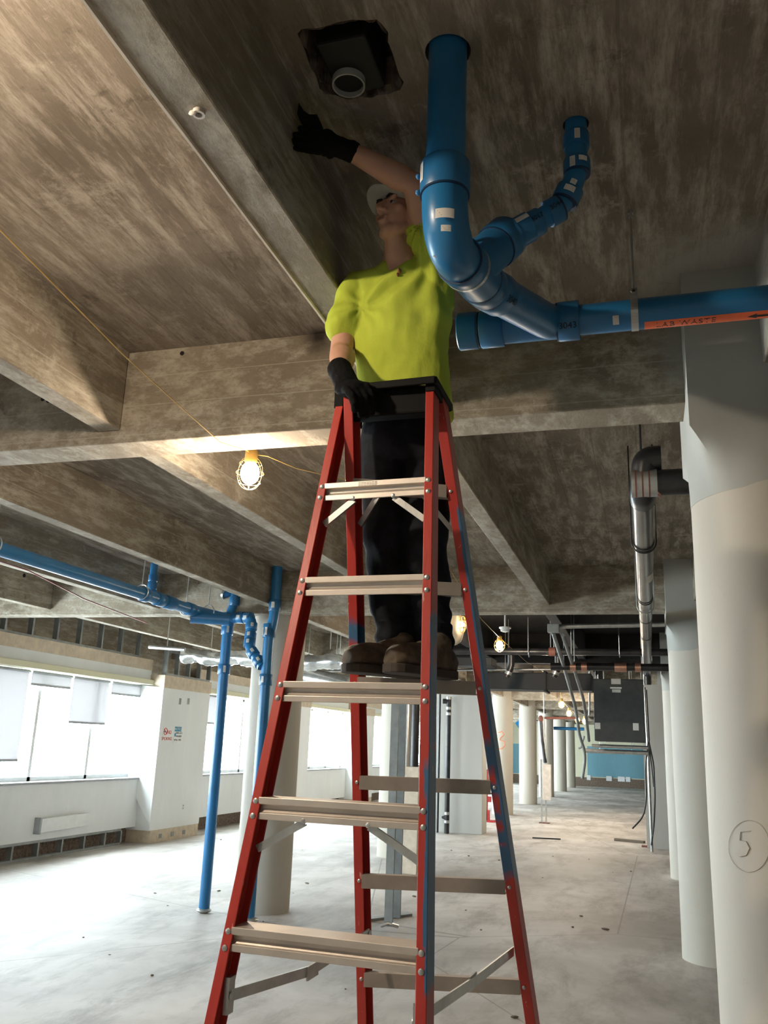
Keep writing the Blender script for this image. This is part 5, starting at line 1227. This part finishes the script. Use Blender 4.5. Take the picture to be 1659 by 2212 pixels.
part('cladding', box(a.x, b_.x, yT, yT+.34, .001, a.z), M['tanbox'], t, bevel=.006)
x_ = (zy(885, 1600, yT+.1).x+zy(904, 1600, yT+.1).x)/2
bm = bmesh.new(); cyl(bm, (x_, yT+.15, a.z-.01), (x_, yT+.15, 3.4), .068, 18); part('black_pipe', bm, M['blackpipe'], t, smooth=True)
x_ = zy(872, 1600, yT+.1).x; bm = bmesh.new(); B(bm, x_-.05, x_+.05, yT+.12, yT+.2, a.z-.01, 3.4); part('channel', bm, M['steel'], t)
# silver ducts, left of the ladder
y_ = 13.2
a, b_ = zy(395, 1418, y_), zy(780, 1434, y_)
t = empty('flexible_duct', 'crumpled silver foil duct running behind the blue standpipes and white column', 'duct', a)
bm = bmesh.new(); n_ = 60; tube(bm, [a.lerp(b_, i/n_)+V(0, 0, .02*math.sin(i*.4)) for i in range(n_+1)], [.115+.014*(i % 2)+.012*math.sin(i*.9) for i in range(n_+1)], 20); part('duct_body', bm, M['foil'], t, smooth=True)
a, b_ = zy(640, 1455, y_+1.4), zy(760, 1480, y_+.3)
t = empty('ribbed_duct', 'ribbed silver duct under the ceiling, left of the worker\'s boots', 'duct', a)
bm = bmesh.new(); n_ = 40; tube(bm, [a.lerp(b_, i/n_) for i in range(n_+1)], [.13+.012*(i % 2) for i in range(n_+1)], 20); part('duct_body', bm, M['foil'], t, smooth=True)
a, b_ = zy(322, 1397, y_-1), zy(400, 1403, y_-1); bm = bmesh.new(); cyl(bm, a, b_, .03, 10); tag(mk('conduit', bm, M['steel'], smooth=True, loc=a), 'short bright conduit stub by the foil duct end', 'conduit')
# small debris on the floor
for i in range(46):
    x_ = random.uniform(-8.3, -.2); yy = random.uniform(5.2, 18); r_ = random.uniform(.006, .022)
    bm = bmesh.new(); ell(bm, (x_, yy, r_*.45), (r_*random.uniform(.8, 2.4), r_, r_*.5), Matrix.Rotation(random.uniform(0, 3), 3, 'Z'), 7)
    tag(mk('rubble_chip', bm, M['debris'], loc=(x_, yy, 0)), 'tiny chip of rubble on the dusty floor', 'rubble', 'rubble chips scattered on the floor')

def hang(root, pts, r=.008):
    for p in pts:
        bm = bmesh.new(); cyl(bm, p, (p[0], p[1], ZS-.001), r, 6); part('hanger_rod', bm, M['steel'], root)
def named(lbl): return [o for o in COL.objects if o.get('label', '').startswith(lbl)][0]
for lbl, n_ in (('thin bright conduit below', 3), ('dark pipe stub hanging beside', 1), ('crumpled silver foil', 3), ('wide flat black duct', 2), ('distant blue fitting', 1), ('ribbed silver', 2), ('horizontal steel strut', 2), ('lower steel rail', 2), ('dark bent pipe stub', 1), ('long black duct seen', 2), ('short bright conduit stub', 1), ('distant blue pipe', 2), ('upper black pipe', 2), ('lower black pipe', 2)):
    o = named(lbl); me = [c for c in ([o] if o.type == 'MESH' else o.children) if c.type == 'MESH'][0]
    vs = [v.co + (me.location if me is o else me.location+o.location) for v in me.data.vertices]
    x0, x1_ = min(v.x for v in vs), max(v.x for v in vs); zt2 = max(v.z for v in vs)-.012
    for k in range(n_):
        xx = x0+(x1_-x0)*((k+.5)/n_); near = min(vs, key=lambda v: abs(v.x-xx)); ym = [v.y for v in vs if abs(v.x-near.x) < .05]
        p = Vector((xx, (min(ym)+max(ym))/2, zt2-.0))
        if o.type == 'EMPTY': hang(o, [p])
        else:
            bm = bmesh.new(); cyl(bm, p, (p[0], p[1], ZS-.001), .008, 6); hr = mk('hanger_rod', bm, M['steel']); hr.parent = o; hr.data.transform(Matrix.Translation(-o.location))
